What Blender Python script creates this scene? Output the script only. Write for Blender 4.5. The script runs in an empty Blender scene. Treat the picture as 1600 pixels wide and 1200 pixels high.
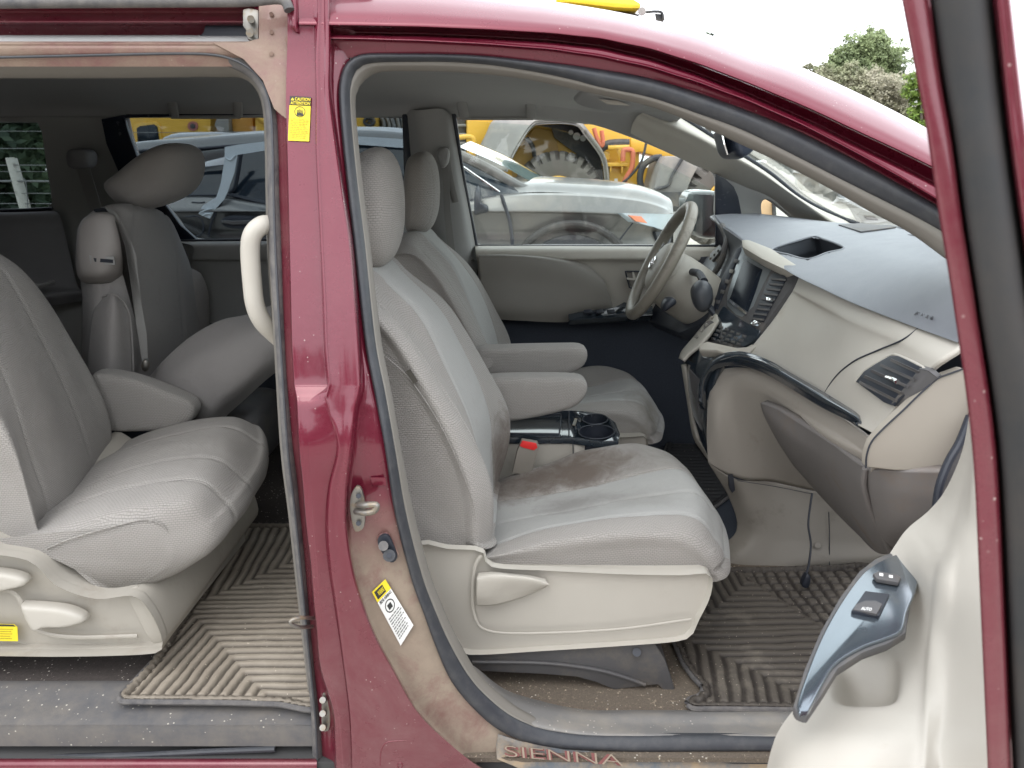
import bpy, bmesh, math, random
import numpy as np
from mathutils import Vector, Matrix, noise
random.seed(7)
R = math.radians
SC = bpy.context.scene
COL = SC.collection
# ---------------------------------------------------------------- camera, sky, sun, exposure
F = 1209.0; PITCH = 16.2; CZ = 1.40
cam = bpy.data.cameras.new('camera'); camo = bpy.data.objects.new('camera', cam); COL.objects.link(camo)
cam.sensor_width = 36.0; cam.lens = 36.0*F/1600.0; cam.clip_start = 0.05; cam.clip_end = 2000
camo.location = (0, 0, CZ); camo.rotation_euler = (R(90-PITCH), 0, 0)
SC.camera = camo
cam.dof.use_dof = True; cam.dof.focus_distance = 1.9; cam.dof.aperture_fstop = 10     # the door edge half a metre away is soft in the photo
world = bpy.data.worlds.new('World'); SC.world = world; world.use_nodes = True
wn = world.node_tree; bg = wn.nodes['Background']
sky = wn.nodes.new('ShaderNodeTexSky'); sky.sky_type = 'NISHITA'; sky.sun_disc = False
SUN_EL, SUN_AZ = 58.0, 200.0
sky.sun_elevation = R(SUN_EL); sky.sun_rotation = R(SUN_AZ); sky.air_density = 1.0; sky.dust_density = 4.0
wm = wn.nodes.new('ShaderNodeMix'); wm.data_type = 'RGBA'; wm.inputs[0].default_value = 0.80
wn.links.new(sky.outputs[0], wm.inputs[6]); wm.inputs[7].default_value = (23.0, 23.6, 24.6, 1)   # cloud deck
wn.links.new(wm.outputs[2], bg.inputs[0]); bg.inputs[1].default_value = 0.15
sl = bpy.data.lights.new('sun', 'SUN'); sl.energy = 0.6; sl.angle = R(25); sl.color = (1, 0.97, 0.92)
so = bpy.data.objects.new('sun', sl); COL.objects.link(so)
# the sun stands behind the camera and to its left, high up, behind thin cloud
az = R(205)
sd = Vector((math.sin(az)*math.cos(R(SUN_EL)), math.cos(az)*math.cos(R(SUN_EL)), math.sin(R(SUN_EL))))
so.rotation_euler = (-sd).to_track_quat('-Z', 'Y').to_euler()
SC.view_settings.view_transform = 'Standard'; SC.view_settings.look = 'None'
SC.view_settings.exposure = -0.02; SC.view_settings.gamma = 1.0
SC.cycles.max_bounces = 10; SC.cycles.diffuse_bounces = 6; SC.cycles.transparent_max_bounces = 12
SC.cycles.caustics_reflective = False; SC.cycles.caustics_refractive = False

# ---------------------------------------------------------------- geometry helpers
cp, sp = math.cos(R(PITCH)), math.sin(R(PITCH))
def W(px, py, Y):
    """point seen at photo pixel (px,py) standing at lateral distance Y"""
    u = 600-py
    d = Vector((px-800, F*cp+u*sp, -F*sp+u*cp))
    t = Y/d.y
    return Vector((d.x*t, Y, CZ+d.z*t))
def WZ(px, py, z):
    u = 600-py
    d = Vector((px-800, F*cp+u*sp, -F*sp+u*cp))
    t = (z-CZ)/d.z
    return Vector((d.x*t, d.y*t, z))
def P2(p):
    """pixel of a world point"""
    d = Vector(p)-Vector((0, 0, CZ))
    f = d.y*cp-d.z*sp; up = d.y*sp+d.z*cp
    return (800+F*d.x/f, 600-F*up/f)
def cat(p0, p1, p2, p3, t):
    return 0.5*((2*p1)+(p2-p0)*t+(2*p0-5*p1+4*p2-p3)*t*t+(3*p1-p0-3*p2+p3)*t*t*t)
def spline(pts, n, closed=False, lin=False):
    """resample a polyline to n points evenly by arc length through a Catmull-Rom curve"""
    pts = [Vector(p) for p in pts]; m = len(pts)
    dense = []; segs = m if closed else m-1
    for i in range(segs):
        if closed: a, b, c, d = pts[(i-1) % m], pts[i], pts[(i+1) % m], pts[(i+2) % m]
        else:
            b, c = pts[i], pts[i+1]
            a = pts[i-1] if i > 0 else b*2-c
            d = pts[i+2] if i+2 < m else c*2-b
        for k in range(10):
            t = k/10
            dense.append(b.lerp(c, t) if lin else cat(a, b, c, d, t))
    dense.append(pts[0] if closed else pts[-1])
    L = [0]
    for i in range(1, len(dense)): L.append(L[-1]+(dense[i]-dense[i-1]).length)
    tot = L[-1] or 1e-9; out = []; j = 0
    cnt = n if closed else n-1
    for i in range(n):
        s = tot*i/cnt
        while j < len(L)-2 and L[j+1] < s: j += 1
        sgm = L[j+1]-L[j] or 1e-9
        out.append(dense[j].lerp(dense[j+1], min(1, max(0, (s-L[j])/sgm))))
    return out
def link(name, me, mat, parent=None, smooth=True, ang=35):
    if ang and smooth:
        bm = bmesh.new(); bm.from_mesh(me)
        for f in bm.faces: f.smooth = True
        for e in bm.edges:
            if len(e.link_faces) == 2: e.smooth = e.calc_face_angle(0) < R(ang)
        bm.to_mesh(me); bm.free()
    ob = bpy.data.objects.new(name, me); COL.objects.link(ob)
    if mat is not None:
        for mm in (mat if isinstance(mat, (list, tuple)) else [mat]): me.materials.append(mm)
    if parent is not None: ob.parent = parent
    return ob
def fromvf(name, V, Fc, mat, parent=None, uv=None, ang=35, recalc=True, bevel=0, bseg=2, solid=0, mi=None):
    me = bpy.data.meshes.new(name); me.from_pydata([tuple(v) for v in V], [], Fc)
    if uv:
        ul = me.uv_layers.new(name='UVMap')
        for l in me.loops: ul.data[l.index].uv = uv[l.vertex_index]
    if mi:
        for p, k in zip(me.polygons, mi): p.material_index = k
    if recalc:
        bm = bmesh.new(); bm.from_mesh(me); bmesh.ops.recalc_face_normals(bm, faces=bm.faces)
        if bevel:
            es = [e for e in bm.edges if len(e.link_faces) == 2 and e.calc_face_angle(0) > R(28)]
            bmesh.ops.bevel(bm, geom=es, offset=bevel, segments=bseg, profile=0.6, affect='EDGES', clamp_overlap=True)
        bm.to_mesh(me); bm.free()
    if isinstance(mat, bpy.types.Material) and 'cloth' in mat.name:      # woven cloth: box-projected texture space in metres
        ul = me.uv_layers.get('UVMap') or me.uv_layers.new(name='UVMap')
        for p in me.polygons:
            n = p.normal; ax = max(range(3), key=lambda k: abs(n[k])*(1, 1.15, 1.1)[k])
            for li in p.loop_indices:
                c = me.vertices[me.loops[li].vertex_index].co
                ul.data[li].uv = ((c.y, c.z) if ax == 0 else (c.x, c.z) if ax == 1 else (c.x, c.y))
    ob = link(name, me, mat, parent, ang=ang)
    if solid:
        cm = Vector((0, 0, CZ)); s_ = sum(p.normal.dot(p.center-cm)*p.area for p in me.polygons)
        md = ob.modifiers.new('thickness', 'SOLIDIFY'); md.thickness = abs(solid); md.offset = 1 if s_ > 0 else -1   # grows away from the viewer
    return ob
def grid(name, rows, mat, parent=None, nu=None, nv=None, cu=False, cv=False, cap=False, resamp=None, disp=None, solid=0, lin=False, ang=40, cut=None, matf=None, linv=False):
    """smooth surface through rows of control points. cu: each row closed; cv: rows closed; cap: close end rows"""
    if resamp: rows = [spline(r, resamp, cu, lin) for r in rows]
    m = len(rows[0]); n = len(rows)
    nu = nu or (m if resamp else m*4); nv = nv or n*6
    A = [r if resamp and nu == resamp else None for r in rows]
    rr = []
    for r in rows:
        if resamp and nu == resamp: rr.append([Vector(p) for p in r])
        else:                              # parametric, keeps tight control points tight
            r = [Vector(p) for p in r]; o = []
            cnt = nu if cu else nu-1; seg = m if cu else m-1
            for i in range(nu):
                s = i*seg/cnt; k = min(int(s), seg-1); t = s-k
                if cu: a, b, c, d = r[(k-1) % m], r[k % m], r[(k+1) % m], r[(k+2) % m]
                else:
                    b, c = r[k], r[k+1]; a = r[k-1] if k > 0 else b*2-c; d = r[k+2] if k+2 < m else c*2-b
                o.append(b.lerp(c, t) if lin else cat(a, b, c, d, t))
            rr.append(o)
    G = []
    cnt = nv if cv else nv-1; seg = n if cv else n-1
    for j in range(nv):
        s = j*seg/cnt; k = min(int(s), seg-1); t = s-k; row = []
        for i in range(nu):
            if cv: a, b, c, d = rr[(k-1) % n][i], rr[k % n][i], rr[(k+1) % n][i], rr[(k+2) % n][i]
            else:
                b, c = rr[k][i], rr[k+1][i]; a = rr[k-1][i] if k > 0 else b*2-c; d = rr[k+2][i] if k+2 < n else c*2-b
            row.append(b.lerp(c, t) if linv else cat(a, b, c, d, t))
        G.append(row)
    if disp:
        N = [[None]*nu for _ in range(nv)]
        for j in range(nv):
            for i in range(nu):
                i0, i1 = ((i-1) % nu, (i+1) % nu) if cu else (max(i-1, 0), min(i+1, nu-1))
                j0, j1 = max(j-1, 0), min(j+1, nv-1)
                q = (G[j][i1]-G[j][i0]).cross(G[j1][i]-G[j0][i])
                N[j][i] = q.normalized() if q.length > 1e-12 else Vector((0, 0, 0))
        G = [[G[j][i]+N[j][i]*disp(i/(nu-1), j/(nv-1), G[j][i]) for i in range(nu)] for j in range(nv)]
    V = [p for row in G for p in row]; UV = []
    for j in range(nv):
        acc = 0
        for i in range(nu):
            if i: acc += (G[j][i]-G[j][i-1]).length
            UV.append([acc, 0])
    for i in range(nu):
        acc = 0
        for j in range(nv):
            if j: acc += (G[j][i]-G[j-1][i]).length
            UV[j*nu+i][1] = acc
    Fc = []; mi = []
    for j in range(nv if cv else nv-1):
        for i in range(nu if cu else nu-1):
            a = j*nu+i; b = j*nu+(i+1) % nu; c = ((j+1) % nv)*nu+(i+1) % nu; d = ((j+1) % nv)*nu+i
            if cut and cut(P2((V[a]+V[c])/2)): continue
            Fc.append((a, b, c, d)); mi.append(matf(i/(nu-1), j/(nv-1)) if matf else 0)
    if cap:
        Fc.append(tuple(range(nu))[::-1]); Fc.append(tuple(range((nv-1)*nu, nv*nu))); mi += [0, 0]
    return fromvf(name, V, Fc, mat, parent, uv=[tuple(u) for u in UV], ang=ang, solid=solid, mi=mi if matf else None)
def slab(name, pts, th, mat, parent=None, smooth=0, bevel=0.002, d=None, bseg=2):
    """a plate: closed outline of 3-D points, thickened by th along d (default: away from the camera)"""
    pts = [Vector(p) for p in pts]
    if smooth: pts = spline(pts, smooth, True)
    c = sum(pts, Vector())/len(pts)
    if d is None:
        nrm = Vector()
        for i in range(len(pts)): nrm += (pts[i]-c).cross(pts[(i+1) % len(pts)]-c)
        nrm.normalize()
        if nrm.dot(c-Vector((0, 0, CZ))) < 0: nrm = -nrm
        d = nrm
    d = Vector(d)*th; n = len(pts)
    V = pts+[p+d for p in pts]
    Fc = [tuple(range(n)), tuple(range(2*n-1, n-1, -1))]+[(i, (i+1) % n, n+(i+1) % n, n+i) for i in range(n)]
    return fromvf(name, V, Fc, mat, parent, bevel=bevel, bseg=bseg)
def PX(pts, Y): return [W(x, y, Y) for x, y in pts]
def P3(pts): return [W(x, y, Y) for x, y, Y in pts]
def puff(name, outline, Y0, Y1, mat, parent=None, n=3.0, nu=48, nv=22, amin=0.0, disp=None):
    """a cushion: pixel outline seen at the middle distance, rounded towards both sides"""
    Ym = (Y0+Y1)/2; pts = spline(PX(outline, Ym), nu, True); c = sum(pts, Vector())/nu
    rows = []
    for j in range(nv):
        t = -math.cos(math.pi*j/(nv-1)); s = max(amin, (1-abs(t)**n))**(1/n) if abs(t) < 1 else amin
        s = max(s, 0.02)
        rows.append([Vector((c.x+(p.x-c.x)*s, Ym+(Y1-Y0)/2*t, c.z+(p.z-c.z)*s)) for p in pts])
    return grid(name, rows, mat, parent, nu=nu, nv=nv, cu=True, cap=True, resamp=nu, disp=disp)
def tube(name, pts, r, mat, parent=None, seg=10, n=None, closed=False, flat=1.0, side=None, lin=False):
    pts = spline(pts, n or max(2, len(pts)*6), closed, lin); V = []; Fc = []; m = len(pts)
    up = side or Vector((0, 1, 0))
    for i, p in enumerate(pts):
        a = pts[(i-1) % m] if closed or i else p; b = pts[(i+1) % m] if closed or i < m-1 else p
        t = (b-a).normalized(); x = t.cross(up)
        if x.length < 1e-4: x = t.cross(Vector((0, 0.1, 1)))
        x.normalize(); y = x.cross(t).normalized()
        rr = r(i/(m-1)) if callable(r) else r
        for k in range(seg):
            th = 2*math.pi*k/seg
            V.append(p+x*math.cos(th)*rr+y*math.sin(th)*rr*flat)
    for i in range(m if closed else m-1):
        for k in range(seg):
            a = i*seg+k; b = i*seg+(k+1) % seg; c = ((i+1) % m)*seg+(k+1) % seg; d = ((i+1) % m)*seg+k
            Fc.append((a, b, c, d))
    if not closed: Fc += [tuple(range(seg))[::-1], tuple(range((m-1)*seg, m*seg))]
    return fromvf(name, V, Fc, mat, parent)
def cutplate(name, outer, holes, Y, th, mat, parent=None, bevel=0.003, sm=True):
    """plate standing at distance Y with openings; outlines in photo pixels at that distance"""
    cu = bpy.data.curves.new(name, 'CURVE'); cu.dimensions = '2D'; cu.fill_mode = 'BOTH'; cu.extrude = th/2; cu.bevel_depth = bevel; cu.bevel_resolution = 1
    for k, o in enumerate([outer]+holes):
        pts = [W(x, y, Y) for x, y in o]
        if k and sm: pts = spline(pts, len(pts)*5, True)
        s = cu.splines.new('POLY'); s.points.add(len(pts)-1); s.use_cyclic_u = True
        for q, p in zip(s.points, pts): q.co = (p.x, p.z, 0, 1)
    ob = bpy.data.objects.new(name, cu); COL.objects.link(ob)
    dg = bpy.context.evaluated_depsgraph_get(); me = bpy.data.meshes.new_from_object(ob.evaluated_get(dg))
    bpy.data.objects.remove(ob); bpy.data.curves.remove(cu)
    for v in me.vertices: v.co = (v.co.x, Y-v.co.z+th/2, v.co.y)
    me.materials.clear()
    return link(name, me, mat, parent)
def text(name, s, size, ext, mat, parent, M, font_shear=0, bold=0, align='CENTER', sx=1):
    cu = bpy.data.curves.new(name, 'FONT'); cu.body = s; cu.size = size; cu.extrude = ext; cu.offset = bold
    cu.align_x = align; cu.align_y = 'CENTER'; cu.shear = font_shear
    ob = bpy.data.objects.new(name, cu); COL.objects.link(ob)
    dg = bpy.context.evaluated_depsgraph_get(); me = bpy.data.meshes.new_from_object(ob.evaluated_get(dg))
    bpy.data.objects.remove(ob); bpy.data.curves.remove(cu)
    me.transform(M @ Matrix.Diagonal((sx, 1, 1, 1)))
    me.materials.clear()
    return link(name, me, mat, parent, ang=0, smooth=False)
def frame(o, xdir, ydir):
    """matrix placing local x/y along the two world directions at o"""
    x = Vector(xdir).normalized(); z = x.cross(Vector(ydir)).normalized(); y = z.cross(x)
    m = Matrix.Identity(4)
    for i in range(3): m[i][0] = x[i]; m[i][1] = y[i]; m[i][2] = z[i]; m[i][3] = o[i]
    return m
def box(name, c, s, mat, parent=None, M=None, bevel=0.003):
    c = Vector(c); V = []
    for i in (-1, 1):
        for j in (-1, 1):
            for k in (-1, 1): V.append(c+Vector((i*s[0]/2, j*s[1]/2, k*s[2]/2)))
    if M: V = [M @ v for v in V]
    return fromvf(name, V, [(0, 1, 3, 2), (4, 6, 7, 5), (0, 4, 5, 1), (2, 3, 7, 6), (0, 2, 6, 4), (1, 5, 7, 3)], mat, parent, bevel=bevel)
def empty(name, loc, parent=None):
    o = bpy.data.objects.new(name, None); COL.objects.link(o); o.location = loc; o.empty_display_size = 0.2
    if parent: o.parent = parent
    return o
def tag(o, label=None, cat_=None, group=None, kind=None):
    if label: o['label'] = label
    if cat_: o['category'] = cat_
    if group: o['group'] = group
    if kind: o['kind'] = kind
    return o
def adopt(root):
    """parts were built in world space: make them children of a root standing elsewhere"""
    bpy.context.view_layer.update()
    for c in root.children: c.matrix_parent_inverse = root.matrix_world.inverted()
def join(name, objs, mat=None, parent=None):
    bm = bmesh.new(); mats = []
    for o in objs:
        dg = bpy.context.evaluated_depsgraph_get(); me = o.data.copy(); off = len(bm.faces)
        idx = []
        for m in o.data.materials:
            if m not in mats: mats.append(m)
            idx.append(mats.index(m))
        bm.from_mesh(me); bm.faces.ensure_lookup_table()
        for f in bm.faces[off:]: f.material_index = idx[f.material_index] if idx else 0
        bpy.data.meshes.remove(me)
    me = bpy.data.meshes.new(name); bm.to_mesh(me); bm.free()
    for o in objs: bpy.data.objects.remove(o)
    ob = bpy.data.objects.new(name, me); COL.objects.link(ob)
    for m in mats: me.materials.append(m)
    if parent is not None: ob.parent = parent
    return ob

# ---------------------------------------------------------------- materials
class NT:
    def __init__(s, name):
        s.m = bpy.data.materials.new(name); s.m.use_nodes = True; s.t = s.m.node_tree
        s.b = s.t.nodes['Principled BSDF']; s.out = s.t.nodes['Material Output']
    def n(s, typ, **kw):
        nd = s.t.nodes.new(typ)
        for k, v in kw.items(): setattr(nd, k, v)
        return nd
    def l(s, a, b): s.t.links.new(a, b)
    def coord(s, kind='Object'): return s.n('ShaderNodeTexCoord').outputs[kind]
    def noise(s, scale, detail=4, rough=.6, co=None, dist=0):
        nd = s.n('ShaderNodeTexNoise'); nd.inputs['Scale'].default_value = scale; nd.inputs['Detail'].default_value = detail
        nd.inputs['Roughness'].default_value = rough; nd.inputs['Distortion'].default_value = dist
        s.l(co or s.coord(), nd.inputs['Vector']); return nd.outputs[0]
    def ramp(s, fac, a, b, ca=(0, 0, 0, 1), cb=(1, 1, 1, 1)):
        r = s.n('ShaderNodeValToRGB'); r.color_ramp.elements[0].position = a; r.color_ramp.elements[1].position = b
        r.color_ramp.elements[0].color = ca; r.color_ramp.elements[1].color = cb; s.l(fac, r.inputs[0]); return r.outputs[0]
    def mix(s, fac, a, b, mode='MIX'):
        m = s.n('ShaderNodeMix', data_type='RGBA', blend_type=mode)
        for v, i in ((fac, 0), (a, 6), (b, 7)):
            if isinstance(v, (int, float)): m.inputs[i].default_value = v
            elif isinstance(v, tuple): m.inputs[i].default_value = (*v[:3], 1)
            else: s.l(v, m.inputs[i])
        return m.outputs[2]
    def math(s, op, a, b=0.0):
        m = s.n('ShaderNodeMath', operation=op)
        for v, i in ((a, 0), (b, 1)):
            if isinstance(v, (int, float)): m.inputs[i].default_value = v
            else: s.l(v, m.inputs[i])
        return m.outputs[0]
    def bump(s, h, strength, dist, prev=None):
        b = s.n('ShaderNodeBump'); b.inputs['Strength'].default_value = strength; b.inputs['Distance'].default_value = dist
        s.l(h, b.inputs['Height'])
        if prev is not None: s.l(prev, b.inputs['Normal'])
        return b.outputs[0]
def plain(name, col, rough=.5, metal=0, coat=0, var=.12, vs=9, grain=0, gs=400, dirt=None, da=.5, db=.75, ds=6, spec=.5, dmax=1.0, specks=0):
    t = NT(name); c = tuple(col)
    d = tuple(x*(1-var) for x in c); e = tuple(min(1, x*(1+var)) for x in c)
    base = t.mix(t.noise(vs, 5), d, e)
    ro = rough
    if dirt is not None:
        f = t.ramp(t.noise(ds, 8, .7), da, db)
        if dmax < 1: f = t.math('MULTIPLY', f, dmax)
        base = t.mix(f, base, dirt)
        r = t.n('ShaderNodeMapRange'); t.l(f, r.inputs[0]); r.inputs[3].default_value = rough; r.inputs[4].default_value = .85
        t.l(r.outputs[0], t.b.inputs['Roughness'])
        if coat:
            r2 = t.n('ShaderNodeMapRange'); t.l(f, r2.inputs[0]); r2.inputs[3].default_value = coat; r2.inputs[4].default_value = 0
            t.l(r2.outputs[0], t.b.inputs['Coat Weight'])
    else:
        t.b.inputs['Roughness'].default_value = rough
        rr = t.n('ShaderNodeMapRange'); t.l(t.noise(vs*2.3, 6), rr.inputs[0]); rr.inputs[3].default_value = max(0, rough-.07); rr.inputs[4].default_value = min(1, rough+.08)
        t.l(rr.outputs[0], t.b.inputs['Roughness']); t.b.inputs['Coat Weight'].default_value = coat
    if specks:
        vo = t.n('ShaderNodeTexVoronoi'); vo.inputs['Scale'].default_value = 95; t.l(t.coord(), vo.inputs['Vector'])
        sm = t.math('MULTIPLY', t.math('LESS_THAN', vo.outputs['Distance'], .16), t.ramp(t.noise(17, 5), .5, .56))
        base = t.mix(t.math('MULTIPLY', sm, specks), base, (.62, .58, .50))
    t.l(base, t.b.inputs['Base Color']); t.b.inputs['Metallic'].default_value = metal
    t.b.inputs['Coat Roughness'].default_value = .08; t.b.inputs['Specular IOR Level'].default_value = spec
    if grain: t.l(t.bump(t.noise(gs, 3), grain, .001), t.b.inputs['Normal'])
    return t.m
def fabric(name, col, su=135, sv=250, dirt=None, da=.55, db=.8, ds=5, amt=.8, dmax=.75, stains=()):
    t = NT(name); uv = t.coord('UV')
    # warp the weave a little so that the rows wander like knitted cloth
    nz = t.n('ShaderNodeTexNoise'); nz.inputs['Scale'].default_value = 9; nz.inputs['Detail'].default_value = 2; t.l(uv, nz.inputs['Vector'])
    vm = t.n('ShaderNodeVectorMath', operation='MULTIPLY_ADD'); t.l(nz.outputs[1], vm.inputs[0]); vm.inputs[1].default_value = (.03, .03, 0); t.l(uv, vm.inputs[2])
    br = t.n('ShaderNodeTexBrick'); br.inputs['Scale'].default_value = 1; br.inputs['Brick Width'].default_value = 1/su; br.inputs['Row Height'].default_value = 1/sv
    br.inputs['Mortar Size'].default_value = .22/sv; br.inputs['Mortar Smooth'].default_value = 1.0
    br.inputs['Color1'].default_value = (1, 1, 1, 1); br.inputs['Color2'].default_value = (.8, .8, .8, 1); br.inputs['Mortar'].default_value = (0, 0, 0, 1)
    t.l(vm.outputs[0], br.inputs['Vector'])
    c2 = tuple(x*.62 for x in col)
    a = t.mix(t.math('MULTIPLY', br.outputs['Fac'], .55*amt*2), tuple(x*1.05 for x in col), c2)
    a = t.mix(t.math('MULTIPLY', t.noise(6, 6, .65), .30), a, tuple(x*.72 for x in col))
    a = t.mix(t.math('MULTIPLY', t.ramp(t.noise(700, 2), .35, .75), .18), a, tuple(min(1, x*1.5) for x in col))
    if dirt is not None:
        f = t.math('MULTIPLY', t.ramp(t.noise(ds, 9, .72, dist=.4), da, db), dmax); a = t.mix(f, a, dirt)
    for (c0, rad, k, scol) in stains:       # spilled-on marks with their own place and shape
        vs = t.n('ShaderNodeVectorMath', operation='SUBTRACT'); t.l(t.coord(), vs.inputs[0]); vs.inputs[1].default_value = c0
        vd = t.n('ShaderNodeVectorMath', operation='DIVIDE'); t.l(vs.outputs[0], vd.inputs[0]); vd.inputs[1].default_value = rad
        ln = t.n('ShaderNodeVectorMath', operation='LENGTH'); t.l(vd.outputs[0], ln.inputs[0])
        fall = t.math('SUBTRACT', 1.0, ln.outputs['Value'])
        e = t.math('ADD', fall, t.math('MULTIPLY', t.math('SUBTRACT', t.noise(13, 9, .75, dist=.5), .5), 1.7))
        a = t.mix(t.math('MULTIPLY', t.ramp(e, .05, .75), k), a, scol)
    t.l(a, t.b.inputs['Base Color']); t.b.inputs['Roughness'].default_value = .95; t.b.inputs['Specular IOR Level'].default_value = .15
    t.b.inputs['Sheen Weight'].default_value = .10; t.b.inputs['Sheen Roughness'].default_value = .5
    inv = t.math('SUBTRACT', 1.0, br.outputs['Fac'])
    n1 = t.bump(inv, .55*amt*2, .0012)
    n2 = t.bump(t.noise(11, 6, .6), .55, .008, n1)
    t.l(n2, t.b.inputs['Normal']); return t.m
def paint(name, dust=0.0, dcol=(.33, .25, .17), da=.5, db=.62, ds=5, base=(.112, .005, .019), zf=None):
    """dark red metallic car paint with scratches, specks and a film of road dust"""
    t = NT(name)
    fl = t.n('ShaderNodeTexVoronoi'); fl.inputs['Scale'].default_value = 2500; t.l(t.coord(), fl.inputs['Vector'])
    c = t.mix(t.math('MULTIPLY', fl.outputs['Distance'], .5), base, tuple(x*1.8 for x in base))
    film = t.math('MULTIPLY', t.ramp(t.noise(4, 8, .7), .35, .85), .12)
    c = t.mix(film, c, (.26, .13, .13))
    # tiny chips and dust specks
    vo = t.n('ShaderNodeTexVoronoi'); vo.inputs['Scale'].default_value = 85; vo.inputs['Randomness'].default_value = 1; t.l(t.coord(), vo.inputs['Vector'])
    spk = t.math('MULTIPLY', t.math('LESS_THAN', vo.outputs['Distance'], .10), t.ramp(t.noise(11, 4), .5, .62))
    c = t.mix(t.math('MULTIPLY', spk, .6), c, (.55, .45, .42))
    ro = .30
    f = None
    if dust:
        n = t.noise(ds, 10, .74, dist=.6); f = t.math('MULTIPLY', t.ramp(n, da, db), dust)
        if zf:      # the caked dust lies low on the jamb
            sx = t.n('ShaderNodeSeparateXYZ'); t.l(t.coord(), sx.inputs[0]); mr = t.n('ShaderNodeMapRange'); mr.interpolation_type = 'SMOOTHSTEP'
            t.l(t.math('ADD', sx.outputs[2], t.math('MULTIPLY', t.math('SUBTRACT', t.noise(9, 6), .5), .16)), mr.inputs[0]); mr.inputs[1].default_value = zf[0]; mr.inputs[2].default_value = zf[1]; mr.inputs[3].default_value = 0; mr.inputs[4].default_value = 1
            f = t.math('MULTIPLY', f, mr.outputs[0])
        dc = t.mix(t.noise(22, 6, .7), tuple(x*.72 for x in dcol), tuple(x*1.25 for x in dcol))
        c = t.mix(f, c, dc)
    t.l(c, t.b.inputs['Base Color']); t.b.inputs['Metallic'].default_value = .35
    rr = t.n('ShaderNodeMapRange'); t.l(t.noise(13, 7, .7), rr.inputs[0]); rr.inputs[3].default_value = .16; rr.inputs[4].default_value = .42
    if f is not None:
        mx = t.math('MAXIMUM', rr.outputs[0], t.math('MULTIPLY', f, .9)); t.l(mx, t.b.inputs['Roughness'])
        t.l(t.math('SUBTRACT', .8, t.math('MULTIPLY', f, .8)), t.b.inputs['Coat Weight'])
        t.l(t.bump(t.noise(60, 8), .25, .002), t.b.inputs['Normal'])
        t.l(t.math('SUBTRACT', .25, t.math('MULTIPLY', f, .25)), t.b.inputs['Metallic'])
    else:
        t.l(rr.outputs[0], t.b.inputs['Roughness']); t.b.inputs['Coat Weight'].default_value = .65
    t.b.inputs['Coat Roughness'].default_value = .08; t.b.inputs['Specular IOR Level'].default_value = .35
    return t.m
def glass(name, tint=(1, 1, 1), gl=1.0, ior=1.45, dirt=.0):
    t = NT(name); t.t.nodes.remove(t.b)
    tr = t.n('ShaderNodeBsdfTransparent'); tr.inputs[0].default_value = (*tint, 1)
    g = t.n('ShaderNodeBsdfGlossy'); g.inputs['Roughness'].default_value = .02; g.inputs[0].default_value = (gl, gl, gl, 1)
    ge = t.n('ShaderNodeNewGeometry'); dp = t.n('ShaderNodeVectorMath', operation='DOT_PRODUCT'); t.l(ge.outputs['Normal'], dp.inputs[0]); t.l(ge.outputs['Incoming'], dp.inputs[1])
    sch = t.math('ADD', t.math('MULTIPLY', t.math('POWER', t.math('SUBTRACT', 1.0, t.math('ABSOLUTE', dp.outputs['Value'])), 5.0), .9), .022)
    m = t.n('ShaderNodeMixShader'); t.l(sch, m.inputs[0]); t.l(tr.outputs[0], m.inputs[1]); t.l(g.outputs[0], m.inputs[2])
    last = m.outputs[0]
    if dirt:
        d = t.n('ShaderNodeBsdfDiffuse'); d.inputs[0].default_value = (.7, .68, .62, 1)
        m2 = t.n('ShaderNodeMixShader'); t.l(t.math('MULTIPLY', t.ramp(t.noise(5, 9, .75), .3, .8), dirt), m2.inputs[0]); t.l(last, m2.inputs[1]); t.l(d.outputs[0], m2.inputs[2]); last = m2.outputs[0]
    t.l(last, t.out.inputs[0]); return t.m
M = {}
M['paint'] = paint('red_paint')
M['paint_dusty'] = paint('red_paint_dusty', .40, (.26, .17, .15), .35, .85, 7)
M['paint_mud'] = paint('red_paint_caked', .96, (.30, .245, .19), .12, .50, 7, zf=(.86, .68))
M['paint_header'] = paint('red_paint_header', .88, (.30, .235, .18), .12, .62, 9)
M['paint_low'] = paint('red_paint_road_film', .55, (.24, .155, .15), .20, .75, 8, zf=(.95, .45))
M['rubber'] = plain('weatherstrip_rubber', (.035, .038, .045), .42, grain=.15, gs=120, dirt=(.15, .145, .135), da=.45, db=.9, ds=38, dmax=.35)
M['rubber_dusty'] = plain('weatherstrip_rubber_dusty', (.06, .06, .065), .6, dirt=(.24, .22, .20), da=.30, db=.80, ds=40, dmax=.75)
BR = (.13, .10, .08)
ST = [((.0, 1.82, .64), (.15, .12, .2), .85, BR), ((.16, 1.84, .66), (.16, .11, .2), .8, BR), ((.12, 1.84, .64), (.34, .10, .2), .6, BR), ((.14, 1.66, .64), (.12, .08, .2), .55, (.17, .16, .15)), ((.30, 1.60, .66), (.1, .1, .2), .3, (.2, .19, .17)), ((.41, 2.34, .62), (.10, .16, .09), .7, (.17, .15, .11)), ((-.02, 1.97, .90), (.1, .05, .05), .5, BR), ((-.05, 2.12, .98), (.06, .1, .04), .6, BR), ((-.45, 1.6, .6), (.12, .1, .1), .4, (.2, .18, .16))]
M['seat'] = fabric('seat_cloth', (.35, .332, .31), dirt=(.2, .16, .12), da=.62, db=.9, ds=4, dmax=.4, stains=ST)
M['seat_in'] = fabric('seat_cloth_insert', (.37, .368, .355), 190, 330, dirt=(.2, .17, .14), da=.60, db=.88, ds=5, amt=.45, dmax=.45, stains=ST)
M['seat_dark'] = fabric('seat_cloth_rear', (.29, .275, .265), 200, 300, amt=.2, dirt=(.16, .13, .11), da=.6, db=.85)
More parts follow.
